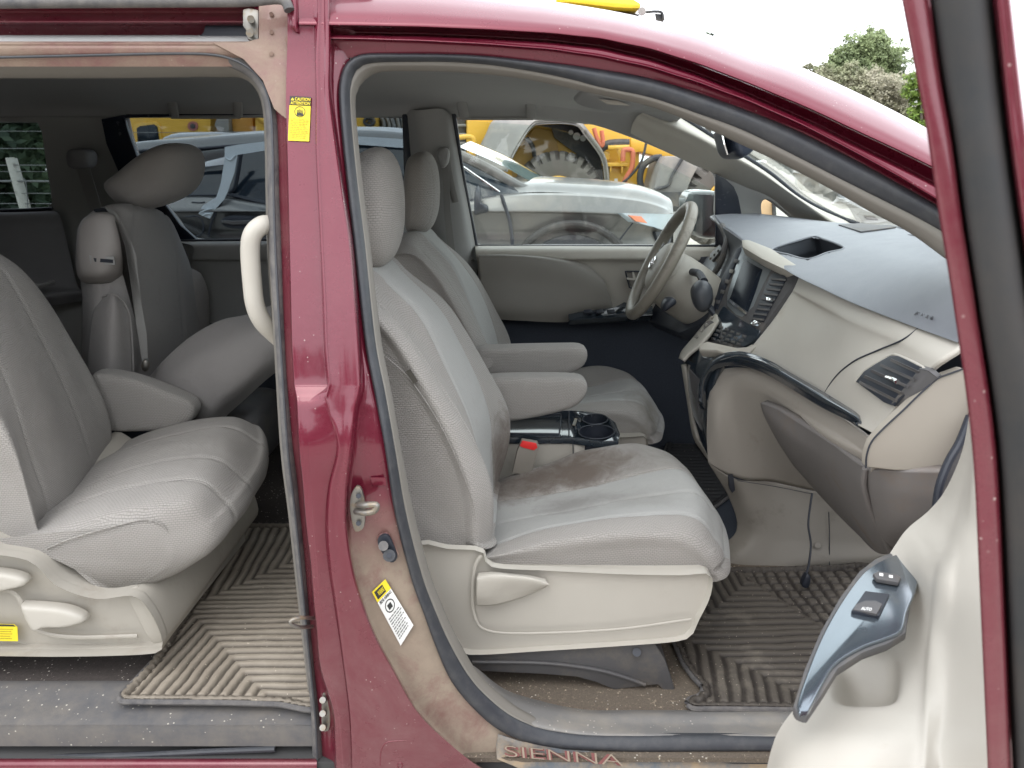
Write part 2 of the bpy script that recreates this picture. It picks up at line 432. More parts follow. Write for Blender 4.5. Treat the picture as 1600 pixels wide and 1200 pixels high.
M['cream'] = plain('cream_plastic', (.46, .435, .385), .50, var=.05, grain=.25, gs=900, dirt=(.33, .26, .18), da=.62, db=.92, ds=7, dmax=.6)
M['cream_dirty'] = plain('cream_plastic_scuffed', (.385, .36, .315), .55, var=.08, grain=.25, gs=900, dirt=(.22, .17, .12), da=.55, db=.85, ds=8, dmax=.6)
M['taupe'] = plain('taupe_plastic', (.165, .152, .145), .55, var=.07, grain=.25, gs=900, dirt=(.20, .15, .11), da=.55, db=.9, ds=9)
M['greyp'] = plain('charcoal_plastic', (.085, .083, .085), .55, var=.1, grain=.3, gs=700, dirt=(.20, .17, .13), da=.50, db=.85, ds=12, dmax=.8)
M['dashtop'] = plain('blue_grey_dash_skin', (.155, .165, .185), .42, var=.05, grain=.35, gs=1200)
M['black'] = plain('black_plastic', (.020, .024, .034), .45, var=.2)
M['gloss'] = plain('piano_trim', (.02, .028, .038), .12, coat=1, var=.3, vs=25, dirt=(.16, .15, .14), da=.6, db=.95, ds=20, dmax=.5)
M['metal'] = plain('dull_metal', (.27, .26, .24), .5, metal=1, dirt=(.40, .32, .22), da=.5, db=.7, ds=40)
M['chrome'] = plain('chrome', (.75, .75, .75), .12, metal=1, var=.05)
M['carpet'] = plain('brown_carpet', (.135, .11, .085), .95, var=.5, vs=260, grain=1, gs=700, dirt=(.55, .45, .33), da=.58, db=.68, ds=110, dmax=.85, specks=.9)
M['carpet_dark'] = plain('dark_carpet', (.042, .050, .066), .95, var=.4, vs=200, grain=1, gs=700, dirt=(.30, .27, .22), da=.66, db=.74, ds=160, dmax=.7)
M['headliner'] = plain('headliner_fabric', (.36, .36, .355), .95, var=.05, grain=.3, gs=1500)
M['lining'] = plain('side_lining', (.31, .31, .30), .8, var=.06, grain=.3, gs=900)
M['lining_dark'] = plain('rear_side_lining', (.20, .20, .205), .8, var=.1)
M['trimgrey'] = plain('pillar_trim', (.185, .172, .152), .6, var=.06, grain=.2)
M['belt'] = plain('belt_webbing', (.24, .235, .225), .8, var=.1, grain=.6, gs=900)
M['red'] = plain('buckle_red', (.75, .03, .03), .35)
M['yellow_st'] = plain('sticker_yellow', (.82, .66, .03), .5)
M['white_st'] = plain('sticker_white', (.80, .80, .78), .5, dirt=(.5, .42, .32), da=.6, db=.9, dmax=.5)
M['ink'] = plain('sticker_ink', (.03, .03, .03), .6)
M['glass'] = glass('clear_glass', (.93, .97, .95), dirt=.025)
M['glass_ws'] = glass('windscreen_glass', (.90, .96, .94), dirt=.22)
M['tint'] = glass('tinted_glass', (.46, .50, .52))
M['dark_glass'] = plain('car_dark_glass', (.012, .018, .026), .10, var=.6, vs=2, spec=.35)
M['screen'] = plain('screen_glass', (.008, .012, .02), .25, spec=.25)
M['tunnel'] = plain('footwell_beige', (.245, .225, .195), .6, var=.07, grain=.2, gs=900, dirt=(.14, .12, .10), da=.55, db=.85, ds=10)
M['lowdash'] = plain('lower_dash_beige', (.33, .30, .262), .55, var=.05, grain=.2, gs=900, dirt=(.2, .17, .13), da=.6, db=.9, ds=9)
M['sheet'] = plain('white_print', (.7, .7, .7), .6)
# ---------------------------------------------------------------- ground
def ground():
    t = NT('dusty_concrete'); 
    c = t.mix(t.noise(.35, 8, .6), (.40, .375, .33), (.55, .53, .49)); c = t.mix(t.ramp(t.noise(1.6, 9, .7), .45, .7), c, (.33, .29, .24))
    c = t.mix(t.math('MULTIPLY', t.ramp(t.noise(40, 4), .5, .8), .4), c, (.24, .21, .18))
    t.l(c, t.b.inputs['Base Color']); t.b.inputs['Roughness'].default_value = .9; t.l(t.bump(t.noise(25, 8), .6, .02), t.b.inputs['Normal'])
    S = 400
    g = fromvf('ground', [(-S, -S, 0), (S, -S, 0), (S, S, 0), (-S, S, 0)], [(0, 1, 2, 3)], t.m); tag(g, kind='structure')
ground()
# ================================================================ THE MINIVAN
van = empty('minivan', (-.3, 2.1, 0))
tag(van, 'dark red minivan with its front side door swung open, showing grey cloth seats and cream dashboard', 'minivan')
def bodyY(z): return 1.18+max(0, z-.95)*.28
def WB(px, py, d=0):
    Y = 1.25
    for _ in range(8): Y = bodyY(W(px, py, Y+d).z)
    return W(px, py, Y+d)
# ---- outer roof skin, door-frame groove and flange above the front door
def lut(c, x):
    for (a, b), (p, q) in zip(c, c[1:]):
        if a <= x <= p: return b+(q-b)*(x-a)/(p-a)
    return c[-1][1] if x > c[-1][0] else c[0][1]
T_ = [(467, -28), (560, -26), (660, -20), (760, -9), (880, 5), (960, 18), (1040, 36), (1100, 52), (1170, 79), (1232, 97), (1286, 120), (1364, 156), (1445, 198), (1520, 243), (1600, 300)]
B1 = [(467, 38), (560, 39), (660, 41), (760, 45), (860, 51), (937, 59), (1015, 75), (1092, 99), (1170, 129), (1247, 161), (1285, 178), (1342, 205), (1400, 232), (1455, 259), (1600, 335)]
G1 = [(p, q+14+max(0, (p-900))*.02) for p, q in B1]
F0 = [(p, q+16+max(0, (p-900))*.022) for p, q in B1]
F1 = [(467, 62), (560, 63), (660, 66), (760, 71), (860, 79), (937, 90), (1015, 107), (1092, 131), (1170, 160), (1247, 194), (1285, 213), (1342, 243), (1400, 275), (1455, 308), (1600, 392)]
S1 = [(467, 84), (560, 84), (660, 83), (760, 87), (860, 97), (937, 107), (1015, 121), (1092, 144), (1170, 172), (1247, 203), (1285, 221), (1342, 251), (1400, 283), (1455, 314), (1600, 400)]
xs = [467, 500, 560, 610, 660, 710, 760, 810, 860, 900, 937, 975, 1015, 1055, 1092, 1130, 1170, 1210, 1247, 1285, 1342, 1400, 1455, 1520, 1600]
def edge(c, d, dy=0): return [WB(x, lut(c, x)+dy, d) for x in xs]
# roof skin wraps over to the far side
def roofrow(c, d):
    return edge(c, d)
skin = [edge(B1, .030, 3), edge(B1, .004, 1.5), edge(B1, 0, -1.5), edge(B1, .003, -9)]
for k, (f, d) in enumerate(((.35, .012), (.65, .04), (.9, .085))):
    skin.append([WB(x, lut(B1, x)*(1-f)+lut(T_, x)*f, d) for x in xs])
top = [WB(x, lut(T_, x), .16) for x in xs]; skin.append(top)
for dy, dz in ((.25, .028), (.6, .045), (1.0, .045), (1.35, .03), (1.5, .005)):   # beyond the windscreen header only the slim pillar goes on
    skin.append([Vector((p.x, p.y+dy*(1 if p.x < .42 else .03), p.z+(dz if p.x < .42 else -.02*dy))) for p in top])
grid('roof_skin', skin, M['paint'], van, nu=120, nv=90, ang=50)
fl = [edge(B1, .028, 3), edge(G1, .045, -5), edge(G1, .045), edge(F0, .020), edge(F0, .014, 3), edge(F1, .014, -6), edge(F1, .012, -2), edge(F1, .030), edge(S1, .040, -3), edge(S1, .045, 6)]
grid('upper_door_flange', fl, M['paint'], van, nu=120, nv=70, ang=50)
# ---- centre pillar between the sliding door and the front door, flowing into the rocker
# row: py, L(strip outer), flange, flatR, groove, ridge R, S(strip outer front), pocket depth
PR = [(-30, 404, 447, 490, 498, 514, 575, 0), (20, 404, 447, 490, 498, 514, 560, .002), (60, 404, 447, 491, 497, 515, 548, .010), (95, 392, 446, 492, 496, 515, 540, .014),
      (150, 426, 445, 493, 497, 515, 530, .014), (230, 434, 447, 493, 497, 525, 536, .014), (300, 436, 449, 496, 500, 535, 543, .014), (380, 439, 451, 500, 504, 547, 553, .014),
      (460, 441, 453, 503, 508, 554, 561, .014), (540, 444, 455, 506, 511, 560, 570, .014), (594, 447, 458, 510, 515, 563, 582, .015), (606, 448, 459, 509, 514, 563, 584, .012), (622, 450, 461, 490, 510, 560, 588, .004), (642, 453, 462, 480, 515, 555, 592, 0),
      (700, 458, 465, 485, 526, 549, 601, 0), (760, 465, 471, 488, 514, 542, 610, 0), (820, 471, 476, 492, 510, 541, 621, 0), (880, 477, 483, 497, 514, 549, 636, 0),
      (930, 481, 487, 500, 521, 562, 651, 0), (990, 487, 493, 506, 530, 584, 672, 0), (1045, 492, 499, 514, 538, 613, 696, 0), (1110, 499, 518, 530, 547, 650, 745, 0),
      (1155, 503, 521, 535, 551, 693, 806, 0), (1200, 506, 523, 538, 554, 748, 1000, 0), (1240, 508, 525, 540, 556, 815, 1240, 0)]
rows = []
for py, L, f, fr, g, r, s, pk in PR:
    gd = .006 if py > 660 else 0.0
    sy = {1200: 1172, 1240: 1174}.get(py, py)
    if py == 1155: sy = 1152
    low = max(0, (py-1045))*.0006
    rows.append([WB(L-8, py, .055), WB(L+2, py, .045), WB(f, py, .030), WB(f+2.5, py, pk+.003), WB(f+6, py, pk), WB(fr-3, py, pk), WB(fr, py, pk*.9),
                 WB(g-3, py, gd), WB(g, py, gd*1.2 if gd else -.002), WB(g+4, py, 0), WB((g+r)/2, py, 0), WB(r-5, py, -.003), WB(r-1, py, -.001), WB(r+1.5, py, .006), WB(r+5, py, .030),
                 WB(r*.6+s*.4, py*.6+sy*.4, .036), WB(r*.2+s*.8, py*.2+sy*.8, .040), WB(s+6, sy, .048)])
def pm(u, v): return 1 if u > .80 and v > .40 else (2 if u < .14 and v > .05 else 0)
grid('centre_pillar', rows, [M['paint_low'], M['paint_mud'], M['paint_dusty']], van, nu=150, nv=260, ang=60, matf=pm)
# top-left corner of the opening and the rail slot above the sliding door
grid('sliding_door_header', [[WB(x, y1, d) for x in (-60, 60, 180, 290, 345, 380, 405, 412)] for y1, d in ((62, .11), (66, .035), (72, .03), (80, .032), (104, .05))], M['paint_header'], van, nu=70, nv=24)
cr = [(404, -30), (404, 20), (404, 60), (380, 66), (330, 66), (380, 92), (410, 125), (428, 170), (452, 190), (450, 100), (450, 20), (450, -30)]
slab('pillar_corner', [WB(x, y, .026) for x, y in cr], .004, M['paint_header'], van)
grid('door_rail_channel', [[WB(x, y, d) for x in (-60, 100, 200, 300, 360, 407)] for y, d in ((-10, .03), (8, .06), (20, .085), (34, .075), (42, .095), (55, .11), (68, .11))], M['paint_dusty'], van, nu=50, nv=40)
slab('rail_channel_end', [WB(x, y, .09) for x, y in ((330, 12), (404, 10), (404, 66), (300, 66), (318, 50), (322, 30))], .01, M['black'], van)
rb = slab('roller_bracket', [WB(x, y, .04) for x, y in ((379, 14), (388, 12), (404, 15), (404, 60), (398, 66), (386, 60), (384, 46), (379, 40))], .02, M['metal'], van, bevel=.003)
for cx, cy in ((392, 30), (390, 52)):
    tube('roller', [WB(cx, cy, .04), WB(cx, cy, .02)], .006, M['metal'], rb, seg=14)
tube('roof_ditch_trim', [WB(x, y, -.01) for x, y in ((-60, 5), (100, 4), (250, 3), (380, 2), (430, -2), (446, 2), (452, 16))], .0085, M['rubber_dusty'], van, seg=12, n=60)
slab('rear_roof_side', [WB(x, y, .03) for x, y in ((-60, -80), (470, -80), (470, 2), (-60, 2))], .02, M['paint'], van)
grid('roof_skin_end', [[WB(451, -30, .0), WB(450, 10, .0), WB(453, 40, .002), WB(462, 51, .006)], [WB(459, -30, -.006), WB(459, 10, -.006), WB(460, 38, -.005), WB(464, 50, .0)], [WB(466, -30, .0), WB(466, 10, .0), WB(466, 38, .002), WB(467, 50, .005)]], M['paint'], van, nu=20, nv=16)
for y_ in (22, 50, 84): 
    tube('spot_weld', [WB(424, y_, .028), WB(424, y_, .022)], .0035, M['paint_header'], van, seg=10)
tube('pillar_plug', [WB(451, 62, .02), WB(451, 62, .012)], .006, M['paint_header'], van, seg=14)
# ---- weatherstrips
def strip(name, O, I, mat, dO, dI, bulge, parent, n=160, lift=None):
    O = [WB(x, y, dO) for x, y in O]; I = [WB(x, y, dI) for x, y in I]
    O = spline(O, n); I = spline(I, n); rows = []
    for f, h in ((0, -.012), (.02, 0), (.14, .7), (.35, 1.0), (.6, .95), (.84, .55), (1, 0), (1.0, -.01)):
        rows.append([o.lerp(i, f)+Vector((0, -bulge*h if h > 0 else -h, 0)) for o, i in zip(O, I)])
    return grid(name, rows, mat, parent, nu=n, nv=28, resamp=n, ang=60)
FO = [(1560, 1172), (1400, 1171), (1240, 1170), (1100, 1171), (1000, 1172), (927, 1169), (870, 1166), (818, 1156), (771, 1134), (728, 1094), (700, 1056), (678, 1004), (661, 956), (641, 900), (616, 800), (601, 700), (585, 615), (569, 530), (552, 380), (543, 300), (535, 225), (529, 150), (532, 117), (544, 95), (567, 84), (620, 83), (700, 84), (760, 87), (860, 97), (937, 107), (1015, 121), (1092, 144), (1170, 172), (1247, 203), (1342, 251), (1400, 283), (1455, 314), (1520, 352)]
FI = [(1560, 1152), (1400, 1152), (1240, 1152), (1100, 1151), (1000, 1151), (927, 1150), (880, 1146), (838, 1137), (796, 1117), (756, 1084), (728, 1050), (700, 1000), (679, 952), (659, 898), (634, 800), (617, 700), (602, 615), (586, 530), (570, 380), (560, 300), (552, 225), (547, 155), (550, 125), (559, 108), (577, 99), (622, 97), (700, 97), (760, 101), (810, 108), (860, 117), (900, 126), (937, 136), (1015, 152), (1092, 178), (1160, 203), (1232, 238), (1322, 284), (1382, 314), (1437, 342), (1500, 378)]
strip('front_door_weatherstrip', FO, FI, M['rubber'], .046, .050, .014, van, n=260)
LO = [(-80, 78), (0, 77), (150, 72), (267, 68), (330, 70), (370, 78), (400, 97), (424, 130), (434, 170), (438, 230), (439, 300), (443, 400), (448, 540), (460, 700), (471, 800), (480, 900), (488, 1000), (496, 1080), (503, 1140), (508, 1240)]
LI = [(-80, 101), (0, 100), (150, 98), (250, 97), (317, 97), (352, 103), (385, 118), (404, 140), (414, 175), (417, 240), (418, 300), (421, 400), (431, 540), (441, 700), (453, 800), (464, 900), (475, 1000), (483, 1080), (487, 1140), (489, 1240)]
strip('sliding_door_weatherstrip', LO, LI, M['rubber_dusty'], .052, .056, .014, van, n=200)
tube('weatherstrip_bead', [WB((a[0]*.45+b[0]*.55), (a[1]*.45+b[1]*.55), .034) for a, b in zip(LO, LI)], .0022, M['rubber'], van, seg=8, n=160)
# inner garnish lips wrapping into the cabin
FJ = [(559, 1.0)]
JI = [(x, y) for x, y in FI[7:]]
JJ = [(843, 1124), (806, 1104), (768, 1074), (741, 1044), (712, 992), (691, 946), (671, 893), (645, 796), (626, 698), (611, 612), (595, 527), (578, 380), (568, 300), (560, 225), (555, 160), (560, 138), (570, 124), (590, 113), (625, 111), (700, 112), (760, 116), (810, 122), (860, 131), (900, 140), (937, 148), (1015, 166), (1092, 195), (1160, 226), (1220, 254), (1300, 296), (1360, 330), (1420, 362), (1480, 405)]
O_ = spline([WB(x, y, .05) for x, y in JI], 150); I_ = spline([WB(x, y, .075) for x, y in JJ], 150); K_ = spline([WB(x, y, .15) for x, y in JJ], 150)
grid('door_frame_garnish', [O_, [a.lerp(b, .5)+Vector((0, -.008, 0)) for a, b in zip(O_, I_)], I_, [p.lerp(k, .4) for p, k in zip(I_, K_)], K_], M['trimgrey'], van, nu=150, nv=24, resamp=150, ang=60)
LJ = [(-80, 121), (0, 121), (150, 121), (250, 120), (317, 119), (345, 120), (380, 122), (401, 141), (411, 175), (414, 240), (415, 300), (418, 400), (428, 540), (438, 700), (450, 800), (461, 900), (472, 1000), (481, 1080)]
O_ = spline([WB(x, y, .055) for x, y in LI[:-2]], 120); I_ = spline([WB(x, y, .10) for x, y in LJ], 120); K_ = spline([WB(x, y, .16) for x, y in LJ], 120)
grid('rear_door_frame_garnish', [O_, I_, K_], M['trimgrey'], van, nu=120, nv=14, resamp=120, ang=60)
# ---- sills
def zfloor(px, py, z): return WZ(px, py, z)
sr = [[WB(x, 1166, .05) for x in (-60, 100, 250, 400, 505)], [WB(x, 1137, .05) for x in (-60, 100, 250, 400, 505)], [WB(x, 1130, .055) for x in (-60, 100, 250, 400, 505)], [WB(x, 1100, .10) for x in (-60, 100, 250, 400, 505)], [WB(x, 1066, .155) for x in (-60, 100, 250, 400, 505)], [WB(x, 1060, .20) for x in (-60, 100, 250, 400, 505)]]
grid('sliding_door_step', sr, plain('charcoal_step', (.10, .10, .105), .5, var=.1, grain=.3, gs=500, dirt=(.24, .21, .17), da=.38, db=.80, ds=13, dmax=.65, specks=.7), van, nu=60, nv=30, ang=60)
grid('lower_rocker', [[WB(x, y, d) for x in (-60, 100, 250, 400, 495)] for y, d in ((1183, .06), (1189, .03), (1215, .02), (1290, .02))], M['paint_dusty'], van, nu=30, nv=16)
tube('step_seal', [WB(x, y, .05) for x, y in ((-60, 1187), (200, 1180), (330, 1174), (430, 1170))], .006, M['rubber'], van)
sc = [[WB(x, yy, d) for x, yy in zip((740, 800, 900, 1000, 1100, 1250, 1560), y)] for y, d in (((1085, 1130, 1150, 1153, 1154, 1154, 1154), .052), ((1078, 1120, 1143, 1147, 1148, 1148, 1148), .055), ((1062, 1102, 1126, 1132, 1133, 1133, 1133), .09), ((1048, 1090, 1112, 1114, 1114, 1114, 1114), .125), ((1040, 1082, 1104, 1106, 1106, 1106, 1106), .18))]
grid('front_scuff_plate', sc, plain('scuff_plate_plastic', (.20, .195, .19), .5, var=.1, grain=.3, gs=500, dirt=(.36, .32, .26), da=.45, db=.75, ds=9, dmax=.7, specks=.6), van, nu=80, nv=24, ang=60)
npq = [(778, 1147), (812, 1158), (880, 1171), (960, 1176), (1240, 1177), (1600, 1177), (1600, 1235), (1240, 1235), (960, 1232), (840, 1215), (800, 1196), (776, 1186), (775, 1165)]
npl = slab('sill_name_plate', [WB(x, y, .016 if y > 1180 else .036) for x, y in npq], .003, plain('sill_plate', (.13, .15, .17), .4, var=.25, vs=14, dirt=(.42, .31, .19), da=.42, db=.62, ds=9, dmax=.85), van, bevel=.001)
def onquad(o, quad, fn):
    """lay a flat mesh given in 0..1 coordinates onto a pixel quad (TL,TR,BR,BL) of a body surface"""
    for v in o.data.vertices:
        u, w = v.co.x, v.co.y
        a = Vector(quad[3]).lerp(Vector(quad[2]), u); b = Vector(quad[0]).lerp(Vector(quad[1]), u); p = a.lerp(b, w)
        v.co = fn(p.x, p.y, v.co.z)
    return o
def flattext(name, s, mat, parent, quad, fn, bold=0.0, ext=.5, shear=0):
    o = text(name, s, 1, ext, mat, parent, Matrix.Identity(4), bold=bold, font_shear=shear, align='LEFT')
    xs_ = [v.co.x for v in o.data.vertices]; ys_ = [v.co.y for v in o.data.vertices]
    a, b, c, d = min(xs_), max(xs_), min(ys_), max(ys_)
    for v in o.data.vertices: v.co = ((v.co.x-a)/(b-a), (v.co.y-c)/(d-c), v.co.z)
    return onquad(o, quad, fn)
def rectquad(name, mat, parent, quad, fn, r=None):
    if r is None: r = (0, 0, 1, 1)
    V = [(r[0], r[1], 0), (r[2], r[1], 0), (r[2], r[3], 0), (r[0], r[3], 0)]
    o = fromvf(name, V, [(0, 1, 2, 3)], mat, parent, recalc=False); return onquad(o, quad, fn)
quad = [(787, 1165), (972, 1180), (974, 1197), (789, 1182)]
fs = lambda x, y, z: WB(x, y, (.036 if y < 1172 else .026 if y < 1182 else .020)-.006-z*.002)
flattext('sill_lettering', 'SIENNA', plain('letter_red', (.17, .055, .05), .7), npl, quad, lambda x, y, z: WB(x, y, .0295-(y-1165)*.0008-z*.003), bold=.03)
flattext('sill_lettering_face', 'SIENNA', plain('letter_dust', (.25, .20, .15), .8), npl, quad, lambda x, y, z: WB(x, y, .0270-(y-1165)*.0008-z*.003), bold=-.018)
# ---- stickers, striker, buffer, switch on the jamb
q1 = [(453, 150), (486, 151.5), (483, 221), (450, 219.5)]
st = rectquad('caution_sticker', M['yellow_st'], van, q1, lambda x, y, z: WB(x, y, .0115))
f_ = lambda x, y, z: WB(x, y, .0105-z*.0004)
def sub(q, r):
    def g(u, w):
        a = Vector(q[3]).lerp(Vector(q[2]), u); b = Vector(q[0]).lerp(Vector(q[1]), u); return tuple(a.lerp(b, w))
    return [g(r[0], r[3]), g(r[2], r[3]), g(r[2], r[1]), g(r[0], r[1])]
rectquad('sticker_header', M['ink'], st, sub(q1, (.0, .80, 1, 1)), lambda x, y, z: WB(x, y, .0109))
flattext('sticker_text', 'CAUTION', M['yellow_st'], st, sub(q1, (.24, .905, .97, .975)), lambda x, y, z: WB(x, y, .0100-z*.0004), bold=.02)
flattext('sticker_text', 'ATTENTION', M['yellow_st'], st, sub(q1, (.04, .815, .97, .885)), lambda x, y, z: WB(x, y, .0100-z*.0004), bold=.02)
def ringq(name, q, cx, cy, rx, ry, w, mat, parent, fn, n=28):
    V = []; Fc = []
    for k in range(n):
        a = 2*math.pi*k/n
        V += [(cx+rx*math.cos(a), cy+ry*math.sin(a), 0), (cx+(rx-w)*math.cos(a), cy+(ry-w*ry/rx)*math.sin(a), 0)]
    for k in range(n): Fc.append((2*k, 2*((k+1) % n), 2*((k+1) % n)+1, 2*k+1))
    return onquad(fromvf(name, V, Fc, mat, parent, recalc=False), q, fn)
tri = fromvf('warning_triangle', [(.05, .905, 0), (.21, .905, 0), (.13, .975, 0)], [(0, 1, 2)], M['yellow_st'], st, recalc=False); onquad(tri, q1, f_)
ringq('sticker_symbol', q1, .5, .66, .26, .12, .03, M['ink'], st, f_)
for k in range(5):
    rectquad('sticker_symbol', M['ink'], st, sub(q1, (.36+k*.06, .62, .39+k*.06, .72-.012*abs(k-2))), f_)
rectquad('sticker_symbol', M['ink'], st, sub(q1, (.36, .57, .66, .63)), f_)
greyink = plain('sticker_fine_print', (.42, .33, .03), .6)
random.seed(3)
for k in range(12):
    y0 = .49-k*.039
    x = .06
    while x < .9:
        w = random.uniform(.05, .17); 
        if x+w > .95: break
        rectquad('fine_print', greyink, st, sub(q1, (x, y0, x+w, y0+.014)), f_); x += w+.03
q2 = [(581, 925), (602, 905), (646, 977), (626, 1009)]
wj = lambda d: (lambda x, y, z: WB(x, y, d-z*.0004))
s2 = rectquad('airbag_sticker', M['white_st'], van, q2, wj(.031))
rectquad('sticker_header', M['yellow_st'], s2, sub(q2, (0, .80, 1, 1)), wj(.0304))
rectquad('sticker_block', M['ink'], s2, sub(q2, (.10, .83, .70, .97)), wj(.0300))
flattext('sticker_text', 'WARNING', M['yellow_st'], s2, sub(q2, (.26, .86, .66, .94)), wj(.0296), bold=.02)
flattext('sticker_text', 'SIDE AIRBAG', M['ink'], s2, sub(q2, (.10, .735, .92, .785)), wj(.0304), bold=.02)
ringq('sticker_symbol', q2, .5, .60, .30, .105, .05, M['ink'], s2, wj(.0302))
rectquad('sticker_symbol', M['ink'], s2, sub(q2, (.36, .55, .62, .64)), wj(.0302))
random.seed(5)
for k in range(9):
    y0 = .44-k*.045; x = .10
    while x < .9:
        w = random.uniform(.06, .2)
        if x+w > .95: break
        rectquad('fine_print', plain('sticker_print_grey', (.2, .2, .2), .6) if 'pg' not in M else M['pg'], s2, sub(q2, (x, y0, x+w, y0+.02)), wj(.0302)); x += w+.03
        if 'pg' not in M: M['pg'] = bpy.data.materials['sticker_print_grey']
# striker
stk = slab('door_striker', [WB(x, y, .012) for x, y in ((557, 760), (565, 766), (570, 790), (569, 822), (560, 831), (553, 828), (547, 800), (548, 775))], .008, M['metal'], van, smooth=30, bevel=.0015)
tube('striker_loop', [WB(558, 789, .01), WB(572, 789, -.008), WB(588, 789, -.012), WB(585, 798, -.012), WB(572, 801, -.008), WB(556, 799, .01)], .0055, M['metal'], stk, n=40)
for y_ in (775, 818): tube('striker_screw', [WB(560, y_, .012), WB(560, y_, .006)], .0045, M['black'], stk, seg=6)
bf = slab('door_switch_plate', [WB(x, y, .026) for x, y in ((590, 843), (598, 836), (608, 839), (618, 862), (620, 874), (612, 880), (604, 874), (592, 856))], .008, M['black'], van, smooth=26)
tube('rubber_plunger', [WB(599, 853, .026), WB(599, 853, .010)], .0085, M['rubber_dusty'], bf, seg=18)
tube('rubber_plunger', [WB(608, 868, .026), WB(608, 868, .012)], .0105, M['rubber'], bf, seg=18)
tube('plunger_tip', [WB(608, 868, .012), WB(608, 868, .006)], .0045, M['black'], bf, seg=14)
tube('jamb_rim', [WB(x, y, .034) for x, y in ((590, 846), (592, 838), (600, 834), (608, 837), (622, 866))], .002, M['paint_mud'], van)
slab('stamped_plate', [WB(x, y, .034) for x, y in ((579, 746), (602, 746), (604, 759), (581, 759))], .001, M['paint'], van)
# lower sliding-door striker on the rear edge and the child-lock hook
ls = slab('lower_striker', [WB(x, y, .034) for x, y in ((504, 1084), (512, 1090), (516, 1120), (514, 1140), (507, 1144), (502, 1130))], .012, M['metal'], van, smooth=24)
for y_ in (1094, 1115, 1137): tube('striker_bolt', [WB(506, y_, .034), WB(504, y_, .018)], .006, M['metal'], ls, seg=8)
tube('sliding_door_catch', [WB(x, y, d) for x, y, d in ((492, 966, .03), (470, 965, .0), (456, 969, -.01), (455, 975, -.01), (468, 980, .0), (488, 979, .03))], .0035, M['metal'], van, n=40)
# pressed outline low on the pillar
tube('pressed_outline', [WB(x, y, .0015) for x, y in ((594, 1195), (596, 1172), (604, 1160), (625, 1157), (660, 1157), (680, 1164), (694, 1176))], .0022, M['paint_dusty'], van, n=40)
tube('pressed_ring', [WB(625+4*math.cos(a), 1196+4*math.sin(a), .0) for a in [k*math.pi/4 for k in range(8)]], .0012, M['paint_dusty'], van, closed=True, n=32)

# ---------------------------------------------------------------- the open front door
door = empty('front_door', (.80, 1.14, .3), van)
def D3(l): return [W(a, b, c) for a, b, c in l]
RL = [(1404, -25), (1428, 100), (1447, 200), (1466, 330), (1490, 480), (1519, 700), (1532, 950), (1545, 1240)]
RR = [(1446, -25), (1468, 120), (1486, 220), (1503, 345), (1524, 480), (1555, 700), (1568, 950), (1580, 1240)]
DR = [(1552, -25), (1570, 150), (1582, 250), (1600, 380), (1620, 520), (1660, 700), (1700, 950), (1730, 1240)]
R2 = [(1578, -25), (1598, 150), (1612, 250), (1632, 380), (1655, 520), (1690, 700), (1730, 950), (1760, 1240)]
def dcol(c, k): return [W(x, y, .52-.03*i/7+k) for i, (x, y) in enumerate(c)]
def lerpc(a, b, f): return [(p[0]*(1-f)+q[0]*f, p[1]*(1-f)+q[1]*f) for p, q in zip(a, b)]
grid('door_edge_frame', [dcol(RL, .10), dcol(RL, .012), dcol(lerpc(RL, RR, .05), .002), dcol(lerpc(RL, RR, .5), -.001), dcol(lerpc(RL, RR, .97), 0), dcol(RR, .006), dcol(RR, .02), dcol(lerpc(RR, DR, .5), .012), dcol(DR, .02), dcol(DR, 0), dcol(lerpc(DR, R2, .5), -.004), dcol(R2, 0), dcol(R2, .05)], M['paint_dusty'], door, nu=60, nv=80, ang=50)
grid('door_edge_seal', [dcol(lerpc(RR, DR, .03), .016), dcol(lerpc(RR, DR, .12), -.004), dcol(lerpc(RR, DR, .45), -.009), dcol(lerpc(RR, DR, .8), -.004), dcol(lerpc(RR, DR, .97), .014)], plain('door_seal', (.03, .032, .034), .55, dirt=(.075, .062, .052), da=.35, db=.85, ds=12, dmax=.6, spec=.2), door, nu=60, nv=24)
